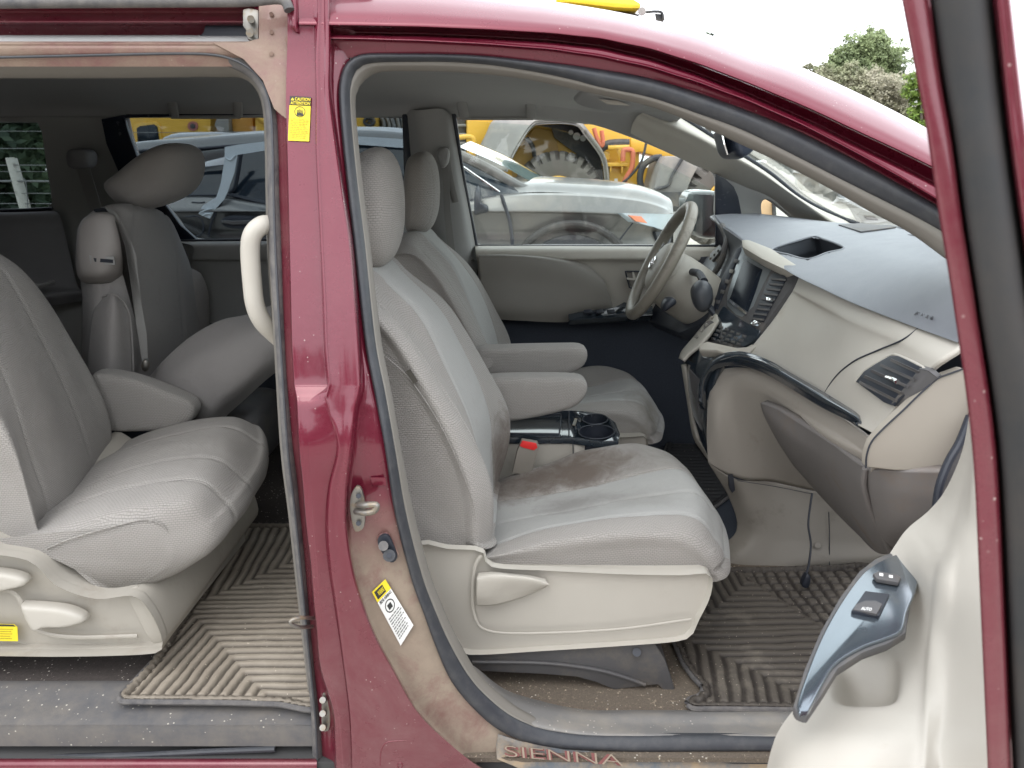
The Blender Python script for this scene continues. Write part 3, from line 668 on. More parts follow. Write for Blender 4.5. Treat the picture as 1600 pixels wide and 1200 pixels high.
DP = [  # rows left contour -> right
 [(1516, 640, 1.14), (1503, 706, 1.12), (1478, 764, 1.10), (1452, 797, 1.08), (1420, 824, 1.05), (1400, 850, 1.03), (1350, 930, .98), (1300, 1010, .92), (1262, 1080, .84), (1222, 1133, .79), (1205, 1172, .77), (1190, 1240, .75)],
 [(1519, 640, 1.10), (1508, 710, 1.07), (1488, 772, 1.04), (1468, 810, 1.01), (1445, 842, .98), (1432, 880, .95), (1420, 960, .92), (1370, 1050, .84), (1320, 1110, .76), (1270, 1150, .715), (1240, 1190, .70), (1225, 1240, .69)],
 [(1521, 640, 1.07), (1513, 715, 1.03), (1500, 780, .99), (1484, 825, .95), (1468, 865, .91), (1460, 905, .885), (1448, 980, .85), (1432, 1060, .79), (1405, 1120, .72), (1370, 1160, .68), (1340, 1200, .66), (1330, 1240, .65)],
 [(1523, 640, 1.04), (1517, 720, .99), (1508, 790, .94), (1496, 838, .895), (1484, 880, .86), (1478, 925, .83), (1470, 1000, .80), (1462, 1080, .74), (1456, 1130, .70), (1450, 1170, .67), (1445, 1205, .65), (1440, 1240, .64)],
 [(1525, 640, 1.02), (1521, 725, .95), (1516, 800, .90), (1508, 850, .86), (1500, 895, .83), (1497, 940, .80), (1493, 1010, .765), (1489, 1085, .72), (1486, 1130, .69), (1484, 1170, .66), (1482, 1205, .645), (1480, 1240, .635)],
 [(1530, 640, 1.00), (1532, 730, .93), (1534, 810, .86), (1537, 860, .82), (1540, 905, .78), (1543, 950, .74), (1548, 1020, .69), (1553, 1090, .65), (1557, 1135, .62), (1560, 1170, .60), (1563, 1205, .59), (1566, 1240, .58)]]
def dpd(u, v, p):
    x, y = P2(p)
    return -.042*math.exp(-((x-1352)/42)**4-((y-1062)/30)**4)*1.0+.005*math.exp(-((x-(1474-.10*(y-880)))/10)**2)*min(1, max(0, (y-870)/40))
panel = grid('door_trim_panel', [D3(r) for r in DP], M['cream'], door, nu=160, nv=130, ang=60, disp=dpd)
def Z(l, z=.85): return [WZ(x, y, z) for x, y in l]
sp_ = [(1430, 863), (1400, 866), (1372, 878), (1347, 897), (1317, 937), (1288, 987), (1263, 1046), (1245, 1104), (1262, 1112), (1284, 1072), (1306, 1037), (1347, 1011), (1385, 997), (1410, 984), (1418, 955), (1432, 920), (1436, 890)]
swp = slab('switch_plate', spline(Z(sp_), 70, True), .008, plain('glossy_blue_grey_trim', (.13, .16, .19), .12, metal=.7, coat=1, var=.05), door, d=(0, 0, -1), bevel=.003, bseg=3)
slab('armrest_edge', Z([(1436, 858), (1400, 860), (1368, 872), (1342, 892), (1311, 934), (1282, 985), (1257, 1044), (1239, 1102), (1244, 1112), (1262, 1118), (1288, 1080), (1310, 1044), (1349, 1019), (1388, 1005), (1416, 988)], .846), .012, M['greyp'], door, d=(0, 0, -1), bevel=.004)
ws = slab('window_switch_bezel', Z([(1352, 923), (1390, 928), (1374, 962), (1330, 954)], .8545), .006, M['black'], swp, d=(0, 0, -1), bevel=.001)
slab('window_switch', [WZ(1337, 944, .857), WZ(1352, 938, .860), WZ(1368, 938, .862), WZ(1379, 943, .861), WZ(1370, 959, .857), WZ(1333, 952, .856)], .004, M['greyp'], ws, d=(0, 0, -1), bevel=.001)
flattext('switch_lettering', 'AUTO', M['white_st'], ws, [(1347, 948), (1363, 950), (1361, 954.5), (1345, 952.5)], lambda x, y, z: WZ(x, y, .8650+z*.0005), bold=.02)
lk = slab('lock_switch', Z([(1364, 896), (1372, 892), (1402, 897), (1408, 902), (1404, 910), (1370, 904)], .8575), .006, M['greyp'], swp, d=(0, 0, -1), bevel=.0015, smooth=0)
for q in ([(1374, 895), (1380, 896), (1380, 900), (1374, 899)], [(1389, 898), (1395, 899), (1395, 903), (1389, 902)]): slab('lock_mark', Z(q, .8585), .0005, M['white_st'], lk, d=(0, 0, -1), bevel=0)
# outer shell and the glass channel of the open door
hx, hy, ex, ey = .86, 1.13, .42, .47
slab('door_skin', [(hx+.07, hy-.04, .32), (ex+.10, ey-.06, .32), (ex+.10, ey-.06, 1.02), (hx+.07, hy-.04, 1.02)], .02, M['paint'], door, d=(.84, -.54, 0), bevel=.006)

# ---------------------------------------------------------------- van shell away from the camera
WX0, WX1 = -2.6, 1.6
fl_ = plain('floor_pan', (.05, .05, .05), .8)
box('floor_pan', ((WX0+WX1)/2, 2.07, .27), (WX1-WX0, 1.72, .06), fl_, van)
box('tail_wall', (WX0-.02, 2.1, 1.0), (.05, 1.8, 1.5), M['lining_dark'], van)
box('engine_bulkhead', (1.25, 2.07, .72), (.05, 1.7, .85), M['black'], van)
# headliner
hl = []
for y, z, xm in ((1.40, 1.575, .12), (1.48, 1.60, .20), (1.7, 1.625, .32), (2.1, 1.635, .44), (2.55, 1.62, .55), (2.8, 1.585, .56), (2.88, 1.54, .56)):
    hl.append([Vector((x, y, z-max(0, x+.1)**2*.16)) for x in (WX0, -1.8, -1.0, -.4, -.1, xm*.35, xm*.7, xm)])
grid('headliner', hl, M['headliner'], van, nu=60, nv=40, solid=-.01)
# near-side wall behind the sliding opening (outside the frame)
slab('rear_quarter_panel', [(WX0, 1.22, .3), (-1.35, 1.22, .3), (-1.35, 1.22, .95), (-1.35, 1.38, 1.55), (WX0, 1.38, 1.55), (WX0, 1.22, .95)], .05, M['paint'], van, d=(0, 1, 0))
# ================================================================ INTERIOR
ZF = .32
# ---- far side lining with its window openings
YL = 2.88
drv_win = [(707, 183), (712, 173), (722, 169), (760, 170), (845, 183), (920, 191), (993, 215), (1048, 238), (1090, 258), (1119, 272), (1119, 330), (1118, 383), (1000, 384), (850, 384), (744, 383), (736, 345), (724, 280)]
mid_win = [(195, 184), (205, 180), (420, 175), (615, 172), (630, 176), (637, 190), (641, 250), (646, 372), (500, 374), (314, 376), (280, 350), (240, 296), (214, 250)]
rear_win = [(-200, 192), (-60, 190), (50, 190), (64, 196), (74, 260), (82, 322), (60, 327), (-60, 329), (-200, 330)]
q_win = [(1189, 335), (1188, 319), (1193, 311), (1203, 312), (1218, 323), (1242, 344), (1235, 352), (1195, 350)]
far_out = [(-700, 118), (-200, 128), (200, 130), (600, 130), (850, 132), (960, 160), (1060, 182), (1125, 220), (1200, 268), (1260, 313), (1340, 349), (1340, 420), (1500, 480), (1400, 900), (-700, 900)]
M['glassframe'] = plain('black_glass_border', (.010, .014, .026), .25)
def holes(l, Y=YL): return [[(x, y) for x, y in h] for h in l]
far = cutplate('side_lining', far_out, [drv_win, mid_win, rear_win, q_win], YL, .03, M['lining'], van)
fo = [(-700, 112), (300, 118), (700, 120), (900, 150), (1010, 182), (1125, 236), (1200, 282), (1262, 325), (1345, 368), (1560, 440), (1560, 1050), (-700, 1050)]
def grow(o, k):
    cx = sum(p[0] for p in o)/len(o); cy = sum(p[1] for p in o)/len(o)
    return [(x+(k if x > cx else -k), y+(k if y > cy else -k)) for x, y in o]
cutplate('far_body_side', fo, [grow(drv_win, 6), grow(mid_win, 6), grow(rear_win, 6), grow(q_win, 4)], 3.0, .03, M['paint'], van)
gw = slab('driver_window', PX([(715, 189), (740, 189), (850, 197), (930, 218), (1000, 240), (1060, 268), (1117, 298), (1117, 390), (738, 390), (722, 280)], 2.96), .004, M['glass'], van, bevel=0)
tube('window_channel', PX([(709, 178), (724, 278), (743, 378), (744, 395)], 2.87), .008, M['black'], van, n=30)
tube('window_base_seal', PX([(742, 384), (930, 385), (1118, 384)], 2.87), .005, M['black'], van)
slab('slide_door_window', PX(grow(mid_win, 4), 2.96), .004, M['tint'], van, bevel=0)
slab('rear_side_window', PX(grow(rear_win, 4), 2.96), .004, M['tint'], van, bevel=0)
slab('quarter_window', PX(grow(q_win, 4), 2.96), .004, M['glass'], van, bevel=0)
slab('window_frame_band', PX([(158, 186), (192, 181), (198, 200), (216, 250), (242, 298), (282, 352), (312, 379), (262, 380), (226, 330), (190, 280), (166, 225)], 2.865), .02, M['glassframe'], van, bevel=.003)
slab('window_frame_band', PX([(160, 186), (200, 178), (420, 172), (640, 169), (640, 176), (420, 179), (200, 184)], 2.864), .02, M['glassframe'], van, bevel=.003)
slab('window_frame_band', PX([(634, 174), (642, 200), (646, 300), (652, 374), (640, 374), (632, 300), (628, 180)], 2.864), .02, M['glassframe'], van, bevel=.003)
tube('window_base_seal', PX([(262, 376), (420, 375), (645, 375)], 2.86), .005, M['black'], van)
tube('window_base_seal', PX([(-200, 330), (0, 329), (82, 326)], 2.86), .006, M['black'], van)
slab('mirror_sail', PX([(1118, 271), (1134, 280), (1147, 292), (1154, 308), (1159, 334), (1158, 385), (1118, 384)], 2.86), .012, M['glassframe'], van, bevel=.004)
# far wing mirror, hanging outside the glass
mr = puff('wing_mirror', [(1066, 320), (1070, 302), (1080, 297), (1112, 298), (1130, 310), (1130, 345), (1120, 366), (1100, 371), (1078, 362)], 3.10, 3.30, plain('mirror_shell', (.10, .12, .12), .3, coat=.5), van, n=6)
slab('mirror_face', PX([(1070, 316), (1076, 303), (1112, 304), (1112, 352), (1098, 367), (1076, 358)], 3.09), .004, plain('mirror_silver', (.16, .18, .19), .10, coat=.6), mr, bevel=.001)
# roof-side rail lining, grab handles, map lamp
for hx_, hy_, nm in ((775, 160, 1), (320, 158, 0)):
    k = 1 if nm else .95
    tube('grab_handle', P3([(hx_-50*k, hy_+22, 2.84), (hx_-53*k, hy_-4, 2.80), (hx_-42*k, hy_-18, 2.79), (hx_, hy_-20, 2.785), (hx_+40*k, hy_-17, 2.79), (hx_+53*k, hy_-2, 2.80), (hx_+55*k, hy_+22, 2.84)]), .018, M['lining'], van, n=50, flat=.6)
    tube('grab_handle_mount', P3([(hx_-55*k, hy_+25, 2.86), (hx_+58*k, hy_+25, 2.86)]), .006, M['lining'], van)
lamp = puff('map_lamp', [(900, 148), (925, 143), (975, 146), (1012, 160), (1005, 168), (960, 170), (915, 160)], 1.95, 2.35, M['headliner'], van, n=4)
slab('lamp_lens', PX([(935, 155), (965, 157), (985, 165), (950, 163)], 1.96), .01, M['cream'], lamp)
slab('coat_hook', PX([(170, 142), (196, 143), (214, 150), (208, 156), (182, 155)], 2.84), .02, M['lining'], van, smooth=20)
# door belt + trim panels on the far side
def rowsY(l): return [[W(x, y, Y) for x, y, Y in r] for r in l]
ft = [[(742, 384, 2.86), (850, 384, 2.86), (1000, 385, 2.86), (1160, 386, 2.86)], [(743, 390, 2.80), (850, 390, 2.80), (1000, 390, 2.80), (1160, 392, 2.80)], [(744, 402, 2.775), (850, 403, 2.775), (1000, 403, 2.775), (1160, 408, 2.775)],
      [(746, 412, 2.79), (850, 414, 2.79), (1000, 416, 2.79), (1160, 420, 2.79)], [(750, 460, 2.80), (850, 460, 2.80), (1000, 460, 2.80), (1160, 470, 2.80)], [(756, 498, 2.80), (850, 502, 2.80), (1000, 500, 2.80), (1160, 510, 2.80)]]
grid('driver_door_trim', rowsY(ft), M['cream_dirty'], van, nu=40, nv=40)
def insert_d(u, v, p): return 0
grid('driver_door_insert', rowsY([[(746, 398, 2.775), (800, 398, 2.775), (860, 402, 2.775), (915, 414, 2.775), (945, 440, 2.775)], [(748, 402, 2.745), (800, 403, 2.74), (858, 409, 2.74), (908, 422, 2.745), (948, 450, 2.77)], [(752, 440, 2.735), (800, 442, 2.73), (860, 446, 2.73), (918, 456, 2.74), (955, 468, 2.77)], [(757, 480, 2.72), (800, 481, 2.715), (860, 483, 2.72), (915, 484, 2.735), (952, 484, 2.77)], [(760, 499, 2.74), (800, 500, 2.73), (850, 503, 2.73), (888, 503, 2.75), (900, 498, 2.78)]]), M['trimgrey'], van, nu=50, nv=40)
slab('door_switch_panel', P3([(888, 491, 2.70), (905, 487, 2.70), (960, 480, 2.70), (975, 472, 2.74), (1020, 478, 2.74), (1020, 492, 2.68), (890, 500, 2.68)]), .03, M['gloss'], van)
for k in range(3): slab('window_switch', P3([(912+k*18, 484, 2.69), (924+k*18, 483, 2.69), (926+k*18, 488, 2.68), (914+k*18, 489, 2.68)]), .008, M['black'], van, bevel=.001)
ph = slab('inner_pull_handle', PX([(978, 425), (998, 425), (1004, 449), (986, 449)], 2.765), .01, M['trimgrey'], van, bevel=.003)
tube('handle_rim', PX([(977, 424), (1000, 424), (1006, 450), (984, 450)], 2.762), .003, M['black'], ph, closed=True, n=30, lin=True)
slab('handle_divider', PX([(988, 425), (990, 425), (994, 436), (1004, 437), (1004, 439), (980, 437), (979, 434), (989, 435)], 2.758), .003, M['cream'], ph, bevel=0)
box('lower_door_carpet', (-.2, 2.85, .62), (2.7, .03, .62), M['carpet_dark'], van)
grid('sliding_door_trim', rowsY([[(262, 377, 2.86), (420, 376, 2.86), (646, 376, 2.86)], [(300, 384, 2.80), (420, 383, 2.80), (700, 383, 2.80)], [(300, 405, 2.80), (420, 405, 2.80), (740, 405, 2.80)], [(300, 414, 2.83), (420, 414, 2.83), (740, 414, 2.83)], [(300, 505, 2.83), (420, 504, 2.83), (740, 505, 2.83)]]), M['lining'], van, nu=30, nv=30)
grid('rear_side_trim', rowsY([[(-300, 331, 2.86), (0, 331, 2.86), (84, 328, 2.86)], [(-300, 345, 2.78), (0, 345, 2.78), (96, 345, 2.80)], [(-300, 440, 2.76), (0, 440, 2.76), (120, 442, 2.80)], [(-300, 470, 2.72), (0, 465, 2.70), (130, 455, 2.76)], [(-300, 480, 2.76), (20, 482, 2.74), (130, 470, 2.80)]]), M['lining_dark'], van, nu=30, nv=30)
tube('cup_recess_rim', P3([(38, 440, 2.72), (60, 446, 2.66), (85, 441, 2.72)]), .006, M['lining'], van, n=20)
# centre pillar lining of the far side with its belt
grid('far_pillar_trim', rowsY([[(636, 172, 2.86), (655, 172, 2.82), (690, 170, 2.82), (706, 180, 2.86)], [(643, 260, 2.86), (665, 260, 2.81), (705, 260, 2.81), (720, 262, 2.86)], [(650, 376, 2.86), (680, 376, 2.79), (725, 376, 2.79), (742, 380, 2.86)], [(655, 500, 2.86), (690, 500, 2.79), (740, 500, 2.79), (758, 500, 2.86)]]), M['lining'], van, nu=30, nv=40)
tube('belt_guide_slot', PX([(697, 232), (702, 270), (712, 316)], 2.795), .012, M['belt'], van, n=20, flat=.5)
slab('seat_belt', P3([(690, 240, 2.78), (700, 236, 2.78), (704, 330, 2.74), (712, 400, 2.7), (700, 400, 2.7), (694, 330, 2.74)]), .003, M['belt'], van, bevel=0)
bm_ = puff('belt_anchor', [(683, 238), (694, 230), (702, 236), (700, 256), (690, 262)], 2.74, 2.80, M['lining'], van, n=4, nu=20, nv=10)
# rear belt hanging on the far rear pillar
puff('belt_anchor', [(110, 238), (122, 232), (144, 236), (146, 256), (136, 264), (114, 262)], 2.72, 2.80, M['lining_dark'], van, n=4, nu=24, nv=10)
slab('seat_belt', P3([(119, 262, 2.74), (140, 262, 2.74), (160, 330, 2.66), (142, 334, 2.66)]), .003, M['belt'], van, bevel=0)
# far windscreen pillar lining
ap = [[(985, 208, 2.84), (1062, 247, 2.86), (1119, 272, 2.87), (1165, 292, 2.87), (1206, 310, 2.87), (1247, 347, 2.87)],
      [(990, 190, 2.78), (1070, 225, 2.80), (1130, 255, 2.80), (1176, 277, 2.80), (1218, 300, 2.80), (1272, 347, 2.80)],
      [(1005, 176, 2.74), (1080, 208, 2.745), (1142, 241, 2.75), (1190, 269, 2.75), (1240, 305, 2.75), (1308, 351, 2.75)],
      [(1040, 172, 2.80), (1060, 181, 2.81), (1125, 221, 2.83), (1200, 269, 2.84), (1260, 315, 2.84), (1338, 352, 2.84)]]
grid('far_windscreen_pillar', rowsY(ap), M['cream'], van, nu=60, nv=30)
grid('upper_pillar_lining', rowsY([[(850, 186, 2.86), (930, 194, 2.86), (1020, 226, 2.86)], [(850, 160, 2.78), (940, 167, 2.79), (1030, 208, 2.81)], [(860, 140, 2.6), (960, 152, 2.68), (1045, 192, 2.75)], [(880, 120, 2.4), (990, 140, 2.5), (1066, 184, 2.70)]]), M['headliner'], van, nu=40, nv=30)
wsb = [(1020, 165), (1060, 181), (1125, 221), (1200, 269), (1260, 315), (1338, 350)]
tube('windscreen_seal', P3([(x, y-1, 2.81) for x, y in wsb]+[(1400, 357, 2.3), (1470, 369, 1.9), (1545, 385, 1.4)]), .007, M['black'], van, n=80)
ws_l = [W(x, y, 2.85) for x, y in ((1030, 165), (1125, 219), (1200, 267), (1260, 313), (1338, 350))]
ws_r = [W(x, y, Y) for x, y, Y in ((1040, 120, 1.45), (1180, 190, 1.38), (1330, 270, 1.33), (1450, 330, 1.3), (1560, 392, 1.25))]
grid('windscreen', [ws_l, [a.lerp(b, .5)+Vector((.05, 0, .01)) for a, b in zip(ws_l, ws_r)], ws_r], M['glass_ws'], van, nu=40, nv=30)
# rear-view mirror
mi = puff('rear_view_mirror', [(1126, 206), (1142, 204), (1165, 214), (1169, 228), (1158, 242), (1143, 249), (1134, 240), (1129, 222)], 1.96, 2.16, plain('mirror_housing', (.035, .045, .07), .35), van, n=5)
slab('mirror_glass', P3([(1127, 208, 1.98), (1131, 226, 1.96), (1136, 242, 1.97), (1133, 241, 2.15), (1128, 224, 2.15), (1125, 209, 2.15)]), .003, M['chrome'], mi, bevel=0)
tube('mirror_arm', P3([(1155, 210, 2.06), (1170, 200, 2.05), (1190, 205, 2.03)]), .010, M['black'], mi, n=12)

# ---- front seats (one builder, used for both)
def resec(l, n=40): return spline(l, n)
def prof(front, Y, back_dx=-.13, n=26, zbot=None):
    """closed side section: front polyline (pixels, top to bottom) then the back edge"""
    f = spline([W(x, y, Y) for x, y in front], n)
    b = [p+Vector((back_dx*(.55+.45*i/(n-1)), 0, 0)) for i, p in enumerate(f)][::-1]
    return f, b
def seat(name, dY, dX, fab, fab_in, shell, parent, arm_side, label, tagon=True):
    sh = Vector((dX, dY, 0))
    def mv(l): return [p+sh for p in l]
    base_px = [(655, 850), (700, 856), (752, 860), (768, 884), (860, 890), (960, 895), (1060, 897), (1098, 894), (1110, 897), (1113, 910), (1107, 936), (1090, 970), (1082, 988), (1058, 1000), (960, 1008), (850, 1015), (735, 1021), (716, 1008), (690, 960), (668, 900)]
    rows = []
    for Y, k, zt in ((1.395, .985, 9), (1.380, 1.0, 9), (1.40, 1.0, 9), (1.425, 1.0, .60), (1.46, 1, .56), (1.93, 1.0, .55), (1.95, .985, .55)):
        pts = PX(base_px, 1.385); c = sum(pts, Vector())/len(pts)
        rows.append([Vector((c.x+(p.x-c.x)*k, Y, min(zt, c.z+(p.z-c.z)*k)))+sh for p in spline(pts, 80, True)])
    root = grid(name, rows, shell, parent, nu=80, nv=32, cu=True, cap=True, resamp=80, ang=50, linv=True)
    if label: root['label'] = label
    # scooped relief of the side shield: ridges
    tube('shield_ridge', [p+sh for p in PX([(752, 868), (742, 885), (738, 930), (742, 965), (760, 985), (820, 990), (960, 984), (1080, 968)], 1.381)], .0032, shell, root, n=60, flat=.35)
    # recliner lever
    lev = [[(747, 895), (770, 893), (800, 896), (830, 899), (852, 904)], [(745, 905), (770, 901), (800, 902), (830, 905), (857, 912)], [(744, 930), (765, 930), (790, 925), (820, 921), (856, 915)], [(745, 946), (760, 947), (785, 943), (820, 932), (852, 918)]]
    hs = [[-.004, -.004, -.004, -.003, -.002], [-.022, -.024, -.024, -.022, -.012], [-.022, -.020, -.016, -.016, -.012], [-.012, -.010, -.008, -.006, -.002]]
    grid('recliner_lever', [[W(x, y, 1.380+h)+sh for (x, y), h in zip(r, q)] for r, q in zip(lev, hs)], shell, root, nu=36, nv=24, solid=.012)
    # seat rail cover and screw
    rc = [(735, 1018), (850, 1012), (960, 1005), (1010, 1000), (1022, 1003), (1040, 1032), (1058, 1088), (1040, 1082), (1028, 1070), (1010, 1072), (960, 1078), (930, 1066), (900, 1058), (850, 1054), (740, 1049), (712, 1020)]
    rr = slab('seat_rail_cover', mv(PX(rc, 1.395)), .16, M['greyp'], root, bevel=.004)
    tube('cover_ridge', mv(PX([(738, 1034), (850, 1036), (930, 1046), (975, 1058), (1008, 1070)], 1.392)), .004, M['greyp'], rr, n=40)
    tube('cover_screw', mv([W(995, 1019, 1.396), W(995, 1019, 1.388)]), .009, M['black'], rr, seg=16)
    # cushion
    CU = [(1.42, [(752, 880), (850, 872), (950, 860), (1040, 858), (1085, 872), (1097, 885)], .0),
          (1.418, [(755, 872), (830, 858), (900, 846), (1000, 838), (1070, 846), (1108, 872)], .0),
          (1.44, [(757, 866), (830, 845), (900, 831), (1000, 822), (1078, 828), (1119, 862)], .0),
          (1.49, [(760, 852), (830, 828), (900, 814), (1000, 802), (1085, 806), (1122, 846)], .0),
          (1.62, [(772, 818), (870, 800), (960, 783), (1060, 767), (1095, 772), (1118, 800)], .0),
          (1.74, [(775, 786), (870, 772), (960, 754), (1040, 736), (1075, 740), (1100, 768)], .0),
          (1.84, [(776, 765), (870, 742), (940, 723), (1000, 712), (1050, 716), (1080, 740)], .0),
          (1.91, [(778, 752), (860, 724), (920, 704), (990, 694), (1038, 704), (1062, 724)], .0),
          (1.945, [(778, 752), (860, 728), (920, 710), (990, 700), (1032, 710), (1050, 728)], .0),
          (1.95, [(780, 770), (860, 752), (920, 738), (990, 728), (1026, 734), (1036, 748)], .0)]
    rows = []; n1 = 44
    zb = W(1000, 897, 1.42).z
    for Y, l, _ in CU:
        tp = spline(PX(l, Y), n1)
        a = tp[-1]; zlow = zb-.02; bot = []
        fr = [Vector((a.x+.012, Y, a.z-.02)), Vector((a.x+.010, Y, (a.z+zlow)/2)), Vector((a.x-.01, Y, zlow))]
        bot = [Vector((tp[0].x-.02, Y, zlow)), Vector((tp[0].x-.04, Y, (tp[0].z+zlow)/2))]
        rows.append(mv(tp+fr+bot))
    seams = [(1.485, .005), (1.62, .006), (1.755, .006)]
    def cd(u, v, p):
        d = 0
        y = p.y-dY
        if u < .93:
            for s, k in seams: d -= k*math.exp(-((y-s)/.0045)**2)
        d -= .004*noise.noise(Vector((p.x*9, p.y*9, p.z*9)))
        return d
    def cm(u, v): return 0
    cushion = grid('seat_cushion', rows, fab, root, nu=150, nv=150, cu=True, cap=True, disp=cd, ang=70)
    # backrest
    BK = [(1.425, [(575, 500), (612, 545), (655, 625), (700, 712), (722, 780), (728, 857)]),
          (1.415, [(580, 490), (620, 535), (668, 612), (712, 700), (738, 775), (742, 858)]),
          (1.44, [(586, 478), (630, 522), (684, 606), (730, 690), (756, 765), (757, 858)]),
          (1.475, [(587, 470), (637, 523), (697, 613), (747, 700), (770, 765), (768, 850)]),
          (1.53, [(595, 452), (645, 510), (696, 596), (738, 676), (757, 745), (765, 835)]),
          (1.60, [(612, 437), (668, 495), (706, 580), (738, 660), (752, 722), (768, 812)]),
          (1.75, [(628, 425), (690, 490), (735, 570), (760, 640), (768, 700), (772, 780)]),
          (1.83, [(632, 420), (698, 480), (748, 565), (778, 635), (780, 695), (774, 765)]),
          (1.88, [(630, 420), (700, 478), (757, 565), (792, 640), (794, 700), (776, 760)]),
          (1.92, [(624, 420), (696, 482), (748, 570), (783, 645), (785, 702), (772, 755)]),
          (1.945, [(610, 430), (680, 495), (730, 580), (764, 650), (768, 705), (762, 752)])]
    rows = []; n2 = 40
    for Y, l in BK:
        f = spline(PX(l, Y), n2)
        topc = W(583, 418, 1.67).z
        x0, z0 = f[0].x, f[0].z
        arch = min(1, max(0, 1-abs((Y-1.68)/.30)**2.6))
        tz = z0+(topc+.015-z0)*arch if topc > z0 else z0+.02
        cap_ = [Vector((x0-.085, Y, tz-.01)), Vector((x0-.035, Y, max(tz, z0+.012)))]
        b = [f[-1]+Vector((-.14, 0, -.0)), f[n2//2]+Vector((-.14, 0, 0)), Vector((x0-.12, Y, z0-.05))]
        rows.append(mv(f+b+cap_))
    def bd(u, v, p):
        d = 0; y = p.y-dY
        if u < .86:
            for s, k in ((1.475, .004), (1.575, .005), (1.77, .005)): d -= k*math.exp(-((y-s)/.0045)**2)
        d -= .005*noise.noise(Vector((p.x*7+3, p.y*7, p.z*7)))
        return -d
    back = grid('backrest', rows, fab, root, nu=150, nv=150, cu=True, cap=True, disp=lambda u, v, p: -bd(u, v, p), ang=70)
    for ob_, ranges in ((cushion, ((1.485, 1.755),)), (back, ((1.575, 1.77),))):   # smoother centre panels of the cloth
        ob_.data.materials.append(fab_in)
        for p_ in ob_.data.polygons:
            if p_.normal.z+p_.normal.x > .25 and len(p_.vertices) == 4 and any(a_ < p_.center.y-dY < b_ for a_, b_ in ranges): p_.material_index = 1
    # curved seam on the side of the bolster, and the small woven tag
    tube('side_seam', mv([W(x, y, Y) for x, y, Y in ((560, 500, 1.416), (590, 545, 1.412), (640, 592, 1.410), (690, 668, 1.410), (725, 745, 1.412), (742, 800, 1.416), (740, 855, 1.42))]), .0010, fab, back, n=60)
    if tagon: slab('care_tag', mv(PX([(634, 580), (641, 577), (653, 596), (646, 600)], 1.404)), .0015, plain('woven_tag', (.06, .055, .045), .8), back, bevel=0)
    # headrest
    def hd(u, v, p): return .0022*math.exp(-((v-.30)/.012)**2)*-1+.0022*math.exp(-((v-.70)/.012)**2)*-1
    hr = puff('headrest', [(556, 258), (566, 240), (588, 230), (606, 235), (621, 262), (628, 310), (627, 360), (618, 395), (603, 413), (580, 419), (562, 415), (552, 380), (549, 320)], 1.53, 1.81, fab, root, n=2.7, nu=60, nv=50, disp=lambda u, v, p: -.0025*(math.exp(-((v-.27)/.010)**2)+math.exp(-((v-.73)/.010)**2)))
    hr.location = sh
    for yy in (1.61, 1.73): tube('headrest_post', mv([W(584, 405, yy), W(580, 445, yy)]), .006, M['chrome'], hr, seg=10); 
    for o in hr.children: o.location = (-sh.x, -sh.y, 0)
    # armrest
    Ya, Yb = (1.955, 2.035) if arm_side > 0 else (1.335, 1.415)
    if arm_side > 0: apx = [(740, 600), (760, 588), (800, 585), (880, 585), (908, 588), (917, 600), (913, 616), (895, 632), (850, 645), (795, 654), (770, 650), (750, 640)]
    else: apx = None
    if apx:
        puff('armrest', apx, Ya, Yb, fab, root, n=5, nu=60, nv=20).location = sh
    return root
cream2 = M['cream']
s1 = seat('front_passenger_seat', 0, 0, M['seat'], M['seat_in'], cream2, van, 1, 'grey cloth front seat nearest the camera with brown stains along its inner bolster')
s2_ = seat('driver_seat', .80, .005, M['seat'], M['seat_in'], M['cream_dirty'], van, 0, 'front seat behind the steering wheel', tagon=False)
aa = puff('armrest', [(742, 545), (790, 540), (880, 538), (908, 539), (917, 549), (913, 566), (896, 578), (870, 583), (800, 584), (770, 582), (740, 575)], 2.12, 2.20, M['seat'], s2_, n=5, nu=60, nv=20)
tube('armrest_pivot_cap', [W(761, 567, 2.118), W(761, 567, 2.112)], .016, M['seat'], aa, seg=20)
# ---- buckle and centre console
bk = slab('seat_buckle', P3([(808, 705, 1.90), (815, 688, 1.90), (840, 692, 1.90), (842, 700, 1.90), (830, 742, 1.90), (800, 740, 1.90)]), .02, plain('buckle_beige', (.24, .22, .19), .6), van, bevel=.003)
slab('buckle_button', P3([(812, 697, 1.897), (816, 689, 1.897), (838, 693, 1.897), (840, 700, 1.897), (834, 704, 1.897), (818, 700, 1.897)]), .008, M['red'], bk, bevel=.002)
zc = W(880, 680, 2.0).z
def ZC(l, dz=0): return [WZ(x, y, zc+dz) for x, y in l]
con = slab('centre_console', ZC([(700, 684), (800, 684), (890, 684), (962, 692), (968, 686), (966, 668), (950, 654), (925, 646), (890, 642), (760, 645), (690, 648)]), .40, M['cream_dirty'], van, d=(0, 0, -1), bevel=.004)
slab('console_deck', ZC([(690, 683), (800, 683), (892, 683), (945, 690), (966, 690), (969, 678), (962, 660), (945, 648), (925, 643), (890, 641), (760, 645), (690, 648)], .004), .02, M['gloss'], con, d=(0, 0, -1), bevel=.003)
slab('storage_lid', ZC([(760, 680), (878, 681), (880, 644), (770, 647)], .009), .006, M['gloss'], con, d=(0, 0, -1), bevel=.002)
tube('lid_rim', ZC([(780, 677), (874, 678), (877, 647), (790, 649)], .010), .0025, M['black'], con, closed=True, lin=True, n=60)
tube('console_gap', ZC([(889, 682), (889, 642)], .006), .002, M['black'], con)
